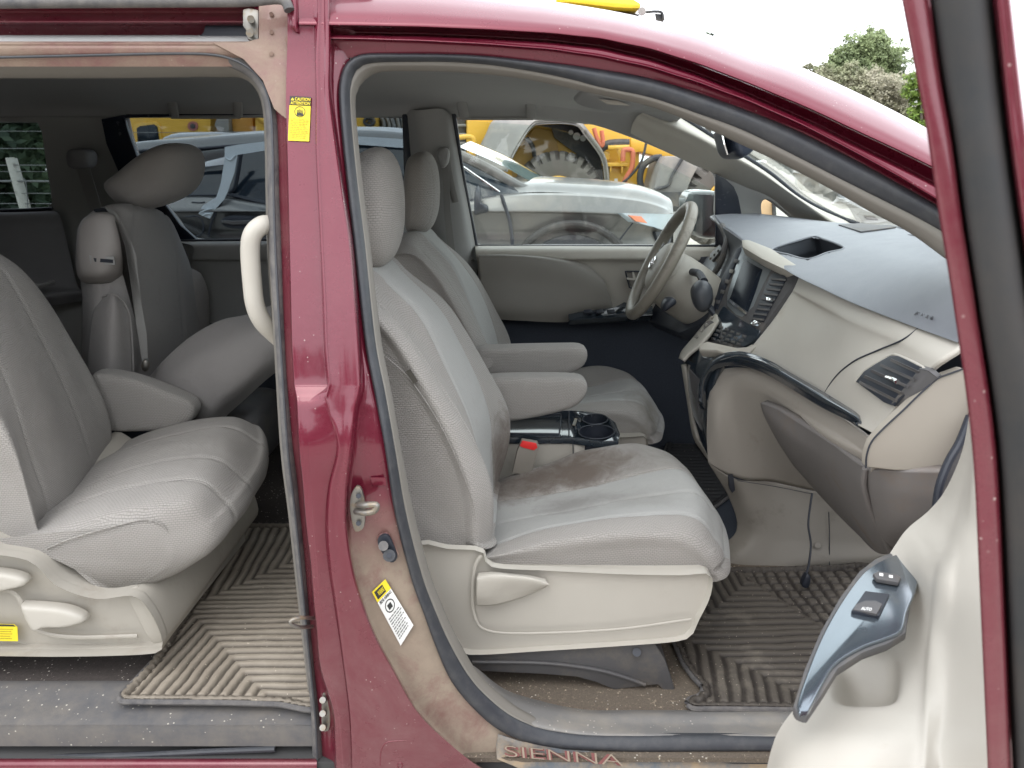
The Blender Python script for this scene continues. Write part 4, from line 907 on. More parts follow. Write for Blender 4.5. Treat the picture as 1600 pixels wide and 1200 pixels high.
for cx, cy, rx, ry in ((932, 675, 28, 11), (930, 655, 20, 8)):
    ring = [WZ(cx+rx*math.cos(a), cy+ry*math.sin(a), zc+.006) for a in [2*math.pi*k/28 for k in range(28)]]
    for tgt in [o for o in COL.objects if o.name in ('console_deck', 'centre_console')]:       # bore the well out of the console
        cut = slab('cutter', [p+Vector((0, 0, .02)) for p in ring], .09, None, None, d=(0, 0, -1), bevel=0)
        cut.location = van.location; bpy.context.view_layer.update()
        bo = tgt.modifiers.new('well', 'BOOLEAN'); bo.operation = 'DIFFERENCE'; bo.object = cut; bo.solver = 'EXACT'
        dg = bpy.context.evaluated_depsgraph_get(); nm = bpy.data.meshes.new_from_object(tgt.evaluated_get(dg)); tgt.modifiers.clear(); tgt.data = nm
        bpy.data.objects.remove(cut)
    cc_ = sum(ring, Vector())/len(ring)
    h_ = grid('cup_holder', [[cc_+(p-cc_)*k+Vector((0, 0, -dz)) for p in ring] for k, dz in ((1.0, .002), (.97, .03), (.93, .066), (.5, .067), (.02, .067))], M['black'], con, cu=True, resamp=28, nv=16)
    tube('cup_rim', ring, .0022, M['black'], h_, closed=True, n=60)
slab('console_badge', ZC([(894, 664), (898, 653), (902, 654), (899, 665)], .008), .002, M['metal'], con, d=(0, 0, -1), bevel=0)
tube('console_seam', PX([(895, 690), (896, 720), (896, 740)], 1.965), .0015, M['black'], con)

# ---- second-row seats
def seat2():
    base = [(-60, 842), (0, 855), (60, 868), (100, 905), (160, 925), (215, 920), (238, 938), (256, 970), (262, 1000), (240, 1010), (120, 1014), (0, 1013), (-60, 1012)]
    pts = spline(PX(base, 1.36), 70, True); rows = []
    for Y, k in ((1.375, .985), (1.36, 1), (1.38, 1), (1.90, 1), (1.92, .985)):
        c = sum(pts, Vector())/70
        rows.append([Vector((c.x+(p.x-c.x)*k, Y, c.z+(p.z-c.z)*k)) for p in pts])
    root = grid('second_row_seat', rows, M['cream_dirty'], van, nu=70, nv=24, cu=True, cap=True, resamp=70, ang=50)
    root['label'] = 'second row seat at the left edge with levers on its side shield'
    slab('seat_front_shield', P3([(215, 915, 1.365), (300, 880, 1.60), (380, 800, 1.92), (384, 845, 1.92), (262, 1002, 1.37), (250, 985, 1.365)]), .03, M['cream_dirty'], root, bevel=.004)
    for lv in ([(-40, 888), (0, 886), (35, 892), (49, 900), (46, 908), (20, 914), (0, 919), (-40, 922)], [(40, 942), (46, 938), (100, 942), (128, 950), (140, 959), (136, 966), (110, 972), (75, 973), (60, 979), (48, 962)]):
        r = []
        q = spline(PX(lv, 1.36), 50, True); c = sum(q, Vector())/50
        for dy, k in ((.0, 1), (-.012, 1), (-.020, .93), (-.024, .75), (-.025, .3)): r.append([Vector((c.x+(p.x-c.x)*k, 1.36+dy, c.z+(p.z-c.z)*k)) for p in q])
        grid('recliner_lever', r, M['cream'], root, nu=50, nv=16, cu=True, resamp=50, cap=True)
    tube('shield_ridge', PX([(-50, 925), (0, 922), (25, 930), (45, 965), (65, 988), (120, 996), (215, 994)], 1.359), .005, M['cream_dirty'], root, n=50, flat=.4)
    ys = slab('warning_sticker', PX([(-30, 974), (22, 976), (27, 980), (28, 1002), (-30, 1001)], 1.357), .001, M['yellow_st'], root, bevel=0)
    slab('sticker_header', PX([(-30, 974.5), (21, 976.5), (24, 979), (-30, 978)], 1.3562), .0005, M['ink'], ys, bevel=0)
    for k in range(5): slab('fine_print', PX([(-30, 982+k*3.6), (20-k*3 % 5, 983+k*3.6), (20-k*3 % 5, 984+k*3.6), (-30, 983+k*3.6)], 1.3562), .0005, greyink, ys, bevel=0)
    # turntable foot
    ft_ = tube('seat_foot', [W(85, 1026, 1.64), W(85, 1040, 1.64)], .20, M['greyp'], root, seg=40)
    CU = [(1.38, [(0, 860), (65, 838), (90, 868), (130, 905), (180, 923)]),
          (1.375, [(-60, 850), (40, 835), (110, 830), (170, 820), (235, 818), (262, 846)]),
          (1.41, [(-60, 860), (30, 838), (110, 808), (190, 788), (290, 780), (330, 822)]),
          (1.50, [(-60, 855), (40, 815), (130, 772), (230, 745), (320, 740), (372, 780)]),
          (1.62, [(-50, 850), (50, 800), (150, 745), (250, 712), (340, 705), (398, 745)]),
          (1.74, [(-30, 830), (60, 780), (160, 722), (260, 690), (350, 680), (412, 715)]),
          (1.86, [(20, 805), (90, 755), (180, 705), (270, 672), (360, 657), (412, 680)]),
          (1.93, [(60, 790), (120, 745), (200, 690), (285, 662), (360, 652), (400, 668)]),
          (1.94, [(60, 800), (120, 762), (200, 712), (285, 684), (360, 672), (385, 690)])]
    CU = CU[1:]
    rows = []
    botz = {1.375: 905, 1.41: 925}
    for Y, l in CU:
        tp = spline(PX(l, Y), 44); a = tp[-1]
        fz = W(185, 922, 1.38).z+(Y-1.375)*.10
        fr = [Vector((a.x+.004, Y, a.z-.035)), Vector((a.x-.035, Y, a.z-.075)), Vector((a.x-.14, Y, fz))]
        bt = [Vector((W(90, 868, 1.38).x, Y, W(90, 872, 1.38).z)), Vector((tp[0].x-.02, Y, W(60, 838, 1.38).z-.02))]
        rows.append(tp+fr+bt)
    def cd(u, v, p):
        d = 0
        if u < .93:
            for s, k in ((1.47, .004), (1.58, .005), (1.80, .005)): d -= k*math.exp(-((p.y-s)/.0045)**2)
        return d-.004*noise.noise(Vector((p.x*9, p.y*9, p.z*9)))
    c2 = grid('seat_cushion', rows, M['seat'], root, nu=150, nv=120, cu=True, cap=True, disp=cd, ang=70)
    tube('side_seam', P3([(72, 858, 1.372), (110, 842, 1.370), (180, 822, 1.372), (230, 812, 1.374), (258, 825, 1.378), (268, 850, 1.385), (276, 893, 1.40)]), .0016, M['seat'], c2, n=50)
    BK = [(1.40, [(-220, 420), (-140, 470), (-60, 620), (20, 760), (55, 850)]),
          (1.40, [(-180, 400), (-90, 480), (-20, 620), (30, 720), (62, 838)]),
          (1.46, [(-120, 390), (-55, 470), (0, 600), (36, 700), (60, 780), (60, 828)]),
          (1.58, [(-90, 380), (-30, 450), (40, 580), (84, 690), (112, 770), (110, 800)]),
          (1.72, [(-50, 375), (10, 440), (75, 560), (118, 660), (142, 740), (128, 778)]),
          (1.84, [(-30, 378), (40, 430), (105, 545), (150, 640), (166, 710), (150, 752)]),
          (1.90, [(-25, 385), (45, 436), (112, 530), (160, 620), (174, 690), (160, 738)]),
          (1.935, [(-30, 395), (38, 448), (100, 545), (146, 640), (160, 700), (150, 735)])]
    rows = []
    for Y, l in BK:
        f = spline(PX(l, Y), 40)
        rows.append(f+[f[-1]+Vector((-.14, 0, 0)), f[20]+Vector((-.15, 0, 0)), f[0]+Vector((-.13, 0, -.03)), f[0]+Vector((-.05, 0, .03))])
    grid('backrest', rows, M['seat'], root, nu=150, nv=130, cu=True, cap=True, ang=70, disp=lambda u, v, p: (-sum(k*math.exp(-((p.y-s)/.0045)**2) for s, k in ((1.49, .005), (1.74, .005))) if u < .85 else 0)-.005*noise.noise(Vector((p.x*7+3, p.y*7, p.z*7))))
    puff('armrest', [(148, 584), (170, 579), (215, 588), (265, 606), (300, 622), (310, 635), (306, 650), (292, 662), (270, 668), (180, 669), (160, 655), (145, 620)], 1.93, 2.01, M['seat'], root, n=5, nu=60, nv=20)
    b = slab('seat_buckle', P3([(190, 725, 1.98), (195, 702, 1.98), (200, 700, 1.98), (220, 706, 1.98), (216, 722, 1.98), (212, 740, 1.98)]), .02, M['cream_dirty'], root, bevel=.002)
    slab('buckle_button', P3([(198, 702, 1.977), (203, 700, 1.977), (218, 706, 1.977), (212, 711, 1.977)]), .006, M['red'], b, bevel=.001)
seat2()
# far second-row seats: the belt-in-seat backrest with its tipped headrest
def seat3():
    rows = []
    L3 = [(1.0, 2.16), ]
    cols = [(118, 2.20), (122, 2.16), (150, 2.15), (200, 2.17), (232, 2.25), (270, 2.40), (300, 2.55), (318, 2.68), (310, 2.72)]
    # rows go down the front face; each row near edge -> far edge
    fr = [[(140, 345, 2.22), (165, 322, 2.18), (200, 318, 2.20), (240, 325, 2.35), (262, 338, 2.50), (272, 352, 2.62)],
          [(122, 355, 2.20), (145, 335, 2.12), (200, 332, 2.14), (245, 345, 2.32), (272, 362, 2.50), (284, 380, 2.66)],
          [(120, 400, 2.20), (140, 395, 2.10), (195, 395, 2.12), (250, 400, 2.30), (285, 410, 2.50), (300, 425, 2.68)],
          [(128, 460, 2.20), (148, 455, 2.10), (200, 460, 2.13), (255, 470, 2.30), (292, 480, 2.50), (312, 490, 2.68)],
          [(128, 530, 2.20), (150, 530, 2.10), (205, 535, 2.15), (258, 540, 2.30), (296, 545, 2.50), (316, 555, 2.68)],
          [(124, 620, 2.20), (150, 625, 2.10), (205, 628, 2.15), (255, 630, 2.30), (290, 635, 2.50), (312, 640, 2.68)]]
    root = grid('centre_row_seat', [[W(*q) for q in r] for r in fr], M['seat_dark'], van, nu=80, nv=80, solid=.10, disp=lambda u, v, p: .005*math.exp(-((u-.45)/.012)**2)+.005*math.exp(-((u-.75)/.012)**2))
    root['label'] = 'rear seat with built in belt and headrest tipped forward'
    tw = [[(121, 370, 2.12), (128, 345, 2.10), (150, 332, 2.10), (176, 333, 2.10), (190, 345, 2.12)], [(119, 380, 2.10), (126, 350, 2.06), (150, 336, 2.05), (180, 342, 2.06), (196, 362, 2.12)],
          [(118, 410, 2.10), (124, 385, 2.05), (155, 372, 2.03), (188, 380, 2.05), (200, 400, 2.12)], [(121, 430, 2.10), (128, 425, 2.05), (155, 425, 2.03), (185, 422, 2.06), (198, 425, 2.12)], [(128, 440, 2.13), (135, 442, 2.10), (155, 443, 2.09), (175, 441, 2.10), (184, 436, 2.13)]]
    t = grid('belt_tower_cover', [[W(*q) for q in r] for r in tw], plain('tower_plastic', (.30, .28, .265), .5), root, nu=50, nv=40, solid=.02)
    slab('belt_slot_frame', PX([(139, 399), (178, 401), (180, 414), (141, 413)], 2.028), .004, M['lining'], t, bevel=.001)
    slab('belt_slot', PX([(146, 403), (176, 406), (176, 411), (148, 409)], 2.025), .003, M['black'], t, bevel=0)
    slab('belt_outlet', P3([(146, 327, 2.10), (160, 324, 2.12), (170, 328, 2.11), (158, 334, 2.09)]), .006, M['black'], t, bevel=.001)
    slab('seat_belt', P3([(163, 323, 2.13), (178, 328, 2.10), (190, 345, 2.05), (206, 380, 2.03), (213, 400, 2.04), (220, 470, 2.07), (229, 520, 2.08), (232, 575, 2.08), (224, 575, 2.08), (212, 500, 2.06), (203, 430, 2.03), (196, 385, 2.02), (184, 350, 2.04), (170, 332, 2.09)]), .003, M['belt'], root, bevel=0)
    puff('belt_tongue', [(222, 566), (228, 560), (233, 566), (233, 576), (227, 580), (222, 575)], 2.06, 2.08, M['metal'], root, nu=16, nv=8)
    grid('side_bolster_pad', [[W(x, y, Y) for x, y, Y in r] for r in ([(160, 465, 2.10), (175, 459, 2.07), (190, 465, 2.09)], [(145, 490, 2.10), (175, 480, 2.05), (202, 490, 2.10)], [(138, 540, 2.10), (172, 540, 2.045), (206, 540, 2.11)], [(132, 610, 2.10), (172, 615, 2.045), (207, 612, 2.11)])], M['seat_dark'], root, nu=30, nv=30, solid=.02)
    tube('piping', P3([(160, 464, 2.095), (178, 460, 2.07), (195, 474, 2.085), (204, 500, 2.10), (208, 560, 2.11), (209, 615, 2.11)]), .003, M['seat_dark'], root, n=40)
    hr = puff('headrest', [(178, 288), (200, 268), (235, 240), (262, 226), (285, 224), (302, 232), (309, 250), (306, 278), (290, 302), (262, 318), (228, 327), (205, 322), (190, 310)], 2.20, 2.46, M['seat_dark'], root, n=3, nu=60, nv=30)
    tube('headrest_post', P3([(204, 318, 2.26), (199, 336, 2.26)]), .006, M['chrome'], hr); tube('headrest_post', P3([(236, 322, 2.42), (240, 334, 2.42)]), .006, M['chrome'], hr)
    puff('outer_bolster', [(296, 420), (308, 428), (317, 450), (320, 500), (318, 600), (300, 610), (298, 500)], 2.62, 2.78, M['seat_dark'], root, nu=30, nv=12)
    # folded cushion slanting up towards the front seats
    fc = [[(225, 600, 2.20), (238, 583, 2.14), (262, 556, 2.12), (300, 524, 2.12), (345, 500, 2.14), (390, 490, 2.16), (440, 470, 2.18)],
          [(240, 640, 2.12), (262, 610, 2.05), (300, 575, 2.03), (345, 548, 2.03), (390, 525, 2.05), (440, 505, 2.08), (480, 480, 2.1)],
          [(285, 680, 2.12), (310, 655, 2.04), (340, 625, 2.02), (375, 598, 2.02), (410, 570, 2.04), (445, 545, 2.08), (480, 520, 2.1)],
          [(300, 700, 2.16), (325, 680, 2.12), (352, 652, 2.10), (385, 622, 2.10), (418, 592, 2.12), (448, 570, 2.14), (480, 545, 2.16)]]
    fs_ = grid('folded_cushion', [[W(*q) for q in r] for r in fc], M['seat_dark'], root, nu=70, nv=50, solid=.10)
    tube('piping', P3([(320, 560, 2.03), (335, 572, 2.025), (338, 590, 2.02), (330, 615, 2.025)]), .002, M['seat_dark'], fs_, n=20)
    puff('seat_linkage', [(350, 630), (378, 618), (412, 620), (428, 640), (430, 700), (405, 705), (380, 660)], 2.2, 2.5, M['greyp'], root, n=4, nu=30, nv=12)
seat3()
puff('rear_buckle_pod', [(172, 676), (200, 664), (230, 664), (260, 674), (240, 690), (200, 720), (180, 730)], 2.05, 2.35, M['carpet_dark'], van, n=4, nu=30, nv=12)
# grab handle on the pillar lining between the rows
tube('pillar_grab_handle', P3([(428, 352, 1.36), (410, 352, 1.33), (395, 366, 1.32), (391, 392, 1.32), (394, 440, 1.32), (399, 478, 1.32), (412, 505, 1.33), (438, 530, 1.36)]), .016, M['cream'], van, n=60, seg=16)

# ---- floor coverings fixed in the van
slab('front_carpet', [(-.15, 1.20, ZF), (1.1, 1.20, ZF), (1.1, 2.0, ZF), (-.15, 2.0, ZF)], .01, M['carpet'], van, d=(0, 0, -1), bevel=0)
slab('rear_carpet', [(-2.3, 1.34, .382), (-.16, 1.34, .382), (-.16, 2.80, .382), (-2.3, 2.80, .382)], .01, plain('rear_brown_carpet', (.055, .046, .042), .95, var=.5, vs=200, grain=1, gs=500, dirt=(.6, .55, .46), da=.635, db=.68, ds=105, dmax=.9, specks=.9), van, d=(0, 0, -1), bevel=0)
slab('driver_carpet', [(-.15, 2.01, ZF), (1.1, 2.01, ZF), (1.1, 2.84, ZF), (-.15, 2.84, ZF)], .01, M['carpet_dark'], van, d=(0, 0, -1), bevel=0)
# ================================================================ DASHBOARD
dash = empty('dashboard', (.8, 2.05, .32), van)
A = [(1112, 337, 2.76), (1135, 352, 2.55), (1160, 368, 2.38), (1196, 392, 2.18), (1243, 423, 1.93), (1290, 446, 1.77), (1340, 469, 1.62), (1420, 500, 1.42), (1500, 529, 1.25)]
B = [(1140, 334, 2.79), (1195, 342, 2.60), (1235, 353, 2.44), (1275, 368, 2.24), (1318, 386, 2.02), (1362, 402, 1.84), (1410, 420, 1.66), (1480, 446, 1.42), (1548, 470, 1.25)]
B2 = [(1165, 334, 2.81), (1220, 340, 2.68), (1262, 348, 2.52), (1310, 358, 2.34), (1360, 370, 2.12), (1410, 383, 1.92), (1460, 398, 1.7), (1520, 420, 1.45), (1575, 440, 1.27)]
Cc = [(1180, 333, 2.85), (1250, 341, 2.78), (1300, 347, 2.68), (1345, 350, 2.52), (1395, 355, 2.30), (1440, 362, 2.08), (1482, 370, 1.86), (1535, 382, 1.58), (1590, 392, 1.35)]
Au = [(x-2, y+5, Y) for x, y, Y in A]; Ai = [(x+3, y+9, Y+.02) for x, y, Y in A]
bin_ = [(1206, 392), (1222, 384), (1268, 371), (1286, 374), (1319, 388), (1292, 396), (1262, 406), (1232, 399)]
def inpoly(p, poly):
    x, y = p; c = False
    for i in range(len(poly)):
        (a, b), (d, e) = poly[i], poly[i-1]
        if (b > y) != (e > y) and x < (d-a)*(y-b)/(e-b)+a: c = not c
    return c
dt = grid('dash_top', [D3(Ai), D3(Au), D3(A), D3(B), D3(B2), D3(Cc)], M['dashtop'], dash, nu=160, nv=140, ang=40, cut=lambda p: inpoly(p, bin_))
def dashp(px, py, dz=0):
    """a point of the pad surface under a pixel (between the A and B rows)"""
    p = DTV[min(range(0, len(DTV)), key=lambda i: (DTQ[i][0]-px)**2+(DTQ[i][1]-py)**2)]
    r = W(px, py, p.y); r.z += dz; return r
DTV = [v.co.copy() for v in dt.data.vertices][::2]; DTQ = [P2(v) for v in DTV]
rim = [dashp(x, y, .001) for x, y in bin_]
tube('bin_rim', rim, .0035, M['dashtop'], dash, closed=True, n=90)
low = [p+Vector((.02, 0, -.06)) for p in rim]
sr_ = [spline(rim, 40, True), spline([a.lerp(b, .6) for a, b in zip(rim, low)], 40, True), spline(low, 40, True), spline([sum(low, Vector())/8+(p-sum(low, Vector())/8)*.1 for p in low], 40, True)]
grid('storage_bin', sr_, plain('bin_plastic', (.045, .05, .06), .5), dash, nu=40, nv=16, cu=True, resamp=40)
slab('dash_vent_slot', [dashp(1418, 368, .003), dashp(1436, 367, .003), dashp(1500, 375, .003), dashp(1500, 382, .003), dashp(1460, 377, .003)], .004, M['black'], dash, bevel=0)
slab('speaker_grille', [dashp(1310, 352, .003), dashp(1345, 350, .003), dashp(1400, 356, .003), dashp(1345, 363, .003)], .004, M['greyp'], dash, bevel=.001)
flattext('airbag_lettering', 'SRS AIRBAG', M['greyp'], dash, [(1430, 487), (1459, 496), (1457, 501), (1428, 492)], lambda x, y, z: dashp(x, y, .0012+z*.0002))
# cream panels
E3 = [(1352, 727, 1.36), ]
CR = [[(1246, 425, 1.94), (1290, 450, 1.78), (1340, 473, 1.63), (1420, 504, 1.43), (1500, 533, 1.26)],
      [(1249, 431, 1.925), (1290, 457, 1.765), (1340, 481, 1.615), (1418, 512, 1.415), (1500, 542, 1.245)],
      [(1240, 452, 1.915), (1284, 476, 1.755), (1330, 499, 1.605), (1405, 530, 1.41), (1470, 562, 1.25)],
      [(1234, 462, 1.925), (1278, 488, 1.77), (1322, 512, 1.615), (1392, 548, 1.42), (1446, 583, 1.27)],
      [(1208, 500, 1.93), (1252, 528, 1.78), (1298, 556, 1.63), (1356, 592, 1.43), (1408, 622, 1.29)],
      [(1180, 535, 1.935), (1228, 568, 1.79), (1276, 598, 1.64), (1330, 634, 1.46), (1380, 661, 1.31)],
      [(1160, 558, 1.945), (1212, 588, 1.80), (1262, 616, 1.66), (1312, 648, 1.49), (1362, 676, 1.33)]]
udp = grid('upper_dash_panel', [D3(r) for r in CR], M['cream'], dash, nu=130, nv=120, ang=60, solid=.01)
def crp(px, py, lift=.002):
    """depth of the cream panel under a pixel"""
    v = min(CRv, key=lambda c: (c[0]-px)**2+(c[1]-py)**2); return W(px, py, v[2]-lift)
CRv = []
for v_ in udp.data.vertices: CRv.append((*P2(v_.co), v_.co.y))
tube('panel_seam', [crp(x, y, .0005) for x, y in ((1441, 506), (1436, 512), (1410, 531), (1370, 548), (1335, 564), (1308, 586), (1290, 612), (1285, 628))], .0018, M['black'], dash, n=70)
# vent near the door
vr = [(1337, 596), (1350, 580), (1372, 566), (1390, 556), (1404, 556), (1440, 573), (1444, 580), (1396, 634), (1380, 628)]
vent = slab('side_vent', [crp(x, y, .014) for x, y in vr], .004, M['black'], dash, bevel=.001)
tube('vent_rim', [crp(x, y, .008) for x, y in vr[:7]], .003, M['cream'], vent, n=80)
for a, b in (((1392, 560), (1436, 580)), ((1376, 568), (1430, 592)), ((1362, 577), (1420, 603)), ((1351, 586), (1410, 613)), ((1343, 595), (1402, 625))):
    slab('vent_louvre', [crp(a[0], a[1], .024), crp(b[0], b[1], .024), crp(b[0]-2, b[1]+4, .019), crp(a[0]-2, a[1]+4, .019)], .0012, M['greyp'], vent, bevel=0)
tube('vent_tab', [crp(1386, 590, .026), crp(1398, 594, .028), crp(1402, 597, .028)], .0045, M['chrome'], vent, n=12)
slab('vent_side_shield', [crp(1437, 575, .020), crp(1450, 579, .020), crp(1465, 590, .012), crp(1432, 622, .012), crp(1410, 639, .012), crp(1392, 631, .018)], .02, M['greyp'], dash, bevel=.002)
# end cap of the dash
ec = [(1506, 576), (1478, 586), (1464, 592), (1440, 613), (1410, 642), (1382, 668), (1362, 690), (1354, 712), (1353, 731), (1400, 736), (1472, 737), (1492, 700), (1518, 655), (1530, 600)]
slab('dash_end_cap', [W(x, y, 1.262) for x, y in ec], .022, plain('end_cap_beige', (.33, .30, .255), .6, var=.05, grain=.2, gs=900), dash, bevel=.006, bseg=3)
tube('end_cap_seam', [W(x, y, 1.260) for x, y in ec[:9]], .0016, M['black'], dash, n=60)
tube('door_seal_front', P3([(1516, 650, 1.23), (1500, 690, 1.22), (1482, 722, 1.21), (1468, 760, 1.20), (1462, 800, 1.2)]), .007, M['black'], van, n=30)
slab('hinge_pillar', P3([(1480, 735, 1.25), (1560, 560, 1.25), (1640, 560, 1.25), (1640, 1000, 1.25), (1400, 1000, 1.25), (1450, 860, 1.25)]), .05, M['greyp'], van, d=(0, 1, 0))
# glossy trim strip
def tr(l): return D3(l)
TRM = [[(1103, 640, 2.00), (1105, 600, 2.00), (1118, 578, 1.98), (1150, 571, 1.93), (1190, 582, 1.84), (1230, 604, 1.73), (1280, 635, 1.58), (1330, 660, 1.43), (1343, 668, 1.40)],
       [(1096, 628, 1.98), (1100, 590, 1.98), (1120, 564, 1.955), (1155, 558, 1.90), (1196, 570, 1.81), (1236, 593, 1.70), (1286, 622, 1.555), (1334, 650, 1.41), (1346, 662, 1.385)],
       [(1092, 610, 1.99), (1098, 582, 1.99), (1120, 556, 1.97), (1158, 549, 1.915), (1200, 562, 1.83), (1240, 585, 1.72), (1290, 614, 1.575), (1336, 643, 1.43), (1347, 655, 1.40)]]
grid('glossy_trim_strip', [tr(r) for r in TRM], M['gloss'], dash, nu=90, nv=24, solid=.012)
tube('trim_bright_edge', tr([(1122, 563, 1.955), (1156, 556, 1.90), (1198, 568, 1.81), (1240, 592, 1.70), (1290, 621, 1.555), (1338, 651, 1.405)]), .0016, M['chrome'], dash, n=60)
# lower cream panel between the trim and the glove box, running down the tunnel side
LC = [[(1105, 612, 2.03), (1115, 584, 2.02), (1150, 574, 1.97), (1195, 582, 1.87), (1250, 612, 1.72), (1310, 650, 1.53), (1352, 682, 1.37), (1366, 700, 1.30)],
      [(1105, 640, 2.00), (1115, 612, 1.99), (1150, 596, 1.94), (1195, 608, 1.84), (1250, 640, 1.69), (1310, 676, 1.50), (1352, 704, 1.36), (1366, 712, 1.30)],
      [(1104, 680, 2.00), (1120, 660, 1.97), (1150, 640, 1.95), (1195, 640, 1.86), (1245, 668, 1.71), (1300, 700, 1.52), (1352, 726, 1.37), (1362, 732, 1.31)],
      [(1106, 722, 2.00), (1130, 738, 1.985), (1165, 750, 1.97), (1200, 752, 1.95), (1240, 760, 1.90), (1285, 770, 1.80), (1330, 790, 1.60), (1345, 800, 1.50)]]
grid('lower_dash_panel', [D3(r) for r in LC], M['lowdash'], dash, nu=90, nv=50, solid=.01)
tube('tunnel_seam', D3([(1152, 751, 1.945), (1210, 760, 1.935), (1270, 772, 1.90)]), .0009, M['black'], dash, n=30)
TN = [[(1106, 722, 2.00), (1150, 750, 1.975), (1200, 752, 1.965), (1270, 768, 1.95), (1400, 790, 1.94)],
      [(1140, 780, 2.00), (1170, 785, 1.965), (1210, 790, 1.955), (1270, 800, 1.945), (1400, 820, 1.93)],
      [(1150, 830, 1.99), (1180, 835, 1.95), (1215, 840, 1.94), (1270, 845, 1.93), (1400, 850, 1.92)],
      [(1110, 866, 1.98), (1150, 872, 1.93), (1210, 876, 1.92), (1280, 874, 1.91), (1400, 868, 1.90)],
      [(1100, 892, 1.94), (1150, 892, 1.92), (1210, 892, 1.91), (1280, 888, 1.91), (1400, 880, 1.90)]]
grid('tunnel_side_panel', [D3(r) for r in TN], M['tunnel'], dash, nu=60, nv=60, solid=.01)
tube('kick_panel_fastener', [W(1278, 852, 1.925), W(1278, 852, 1.915)], .008, M['tunnel'], dash, seg=20)
tube('panel_joint', P3([(1295, 800, 1.93), (1296, 840, 1.925), (1296, 884, 1.905)]), .0012, M['black'], dash)
slab('tunnel_slot', P3([(1138, 744, 1.94), (1146, 742, 1.94), (1149, 766, 1.94), (1144, 771, 1.94), (1140, 764, 1.94)]), .01, M['black'], dash, bevel=.002)
# glove box (taupe-grey)
GB = [[(1188, 630, 1.80), (1215, 640, 1.73), (1260, 668, 1.62), (1300, 694, 1.50), (1352, 730, 1.34), (1400, 736, 1.27), (1480, 738, 1.24)],
      [(1194, 650, 1.80), (1225, 680, 1.72), (1270, 712, 1.62), (1310, 740, 1.50), (1356, 772, 1.36), (1400, 780, 1.29), (1470, 785, 1.26)],
      [(1215, 690, 1.81), (1245, 730, 1.76), (1290, 765, 1.66), (1328, 800, 1.55), (1366, 828, 1.42), (1405, 830, 1.34), (1450, 830, 1.31)],
      [(1240, 728, 1.83), (1270, 762, 1.80), (1305, 800, 1.74), (1340, 835, 1.65), (1372, 864, 1.54), (1408, 862, 1.46), (1430, 855, 1.42)]]
gb = grid('glove_box', [D3(r) for r in GB], M['taupe'], dash, nu=80, nv=60, solid=.02)
tube('glove_box_ridge', D3([(1352, 732, 1.335), (1350, 760, 1.35), (1362, 800, 1.38), (1385, 850, 1.44), (1392, 866, 1.48)]), .006, M['taupe'], gb, n=30)
slab('glove_box_latch', D3([(1208, 660, 1.77), (1216, 664, 1.755), (1228, 682, 1.74), (1234, 692, 1.735), (1224, 690, 1.745), (1212, 674, 1.765)]), .008, M['taupe'], gb, bevel=.002)

# ---- centre stack
SK = [(1153, 376), (1243, 424), (1182, 545), (1095, 500)]
def sk(px, py, l=0):
    """centre stack plane: depth falls from the driver's side to the passenger's side"""
    f = (px-1100+(py-500)*-.35+0)/(150)
    u = (px+.62*(py-460)-1125)/(1225-1125)
    return W(px, py, 2.22-.27*max(-.3, min(1.3, u))-l)
def SKp(l, h=0): return [sk(x, y, h) for x, y in l]
stack = slab('centre_stack', SKp([(1160, 376), (1200, 392), (1252, 426), (1218, 475), (1186, 522), (1150, 556), (1092, 540), (1100, 505), (1128, 455)]), .10, M['greyp'], dash, bevel=.004)
slab('stack_cream_lip', P3([(1158, 374, 2.20), (1170, 374, 2.18), (1205, 388, 2.10), (1252, 418, 1.95), (1250, 427, 1.94), (1225, 420, 1.97), (1190, 404, 2.08), (1160, 386, 2.17)]), .03, M['cream'], dash, bevel=.005)
slab('screen_bezel', SKp([(1158, 386), (1166, 390), (1208, 414), (1199, 432), (1184, 462), (1170, 501), (1150, 492), (1136, 478), (1136, 462)], .006), .01, plain('satin_grey_bezel', (.22, .24, .25), .3, metal=.4), stack, bevel=.002)
slab('display_screen', SKp([(1162, 405), (1191, 421), (1181, 452), (1168, 487), (1140, 467)], .010), .004, M['screen'], stack, bevel=.001)
slab('screen_bright_edge', SKp([(1139, 467), (1167, 488), (1166, 492), (1137, 471)], .012), .002, M['chrome'], stack, bevel=0)
cv = slab('centre_vent', SKp([(1203, 432), (1208, 427), (1226, 430), (1228, 436), (1205, 478), (1192, 503), (1178, 500), (1176, 494)], .008), .006, M['black'], stack, bevel=.001)
for k in range(9):
    f = k/8; x0, y0 = 1205-30*f, 434+62*f; x1, y1 = 1228-34*f, 436+62*f
    slab('vent_louvre', SKp([(x0, y0), (x1, y1), (x1-1, y1+3), (x0-1, y0+3)], .012), .002, M['greyp'], cv, bevel=0)
slab('vent_tab', SKp([(1197, 464), (1207, 466), (1207, 471), (1197, 470)], .016), .004, M['chrome'], cv, bevel=.001)
slab('chrome_cap', SKp([(1172, 503), (1180, 500), (1188, 504), (1184, 510), (1174, 508)], .012), .006, M['chrome'], stack, bevel=.001)
lv_ = slab('far_vent', SKp([(1152, 388), (1158, 386), (1158, 392), (1136, 440), (1120, 483), (1114, 482), (1124, 444)], .008), .006, M['black'], stack, bevel=.001)
for k in range(5):
    x0, y0 = 1150-7*k, 404+16*k
    slab('vent_button', SKp([(x0-3, y0), (x0+3, y0+1), (x0+1, y0+7), (x0-4, y0+6)], .012), .003, M['metal'] if k % 2 else M['greyp'], lv_, bevel=.001)
cp_ = slab('climate_panel', SKp([(1130, 477), (1150, 494), (1186, 516), (1180, 530), (1162, 542), (1128, 533), (1098, 530), (1104, 516), (1118, 498)], .010), .01, M['gloss'], stack, bevel=.003)
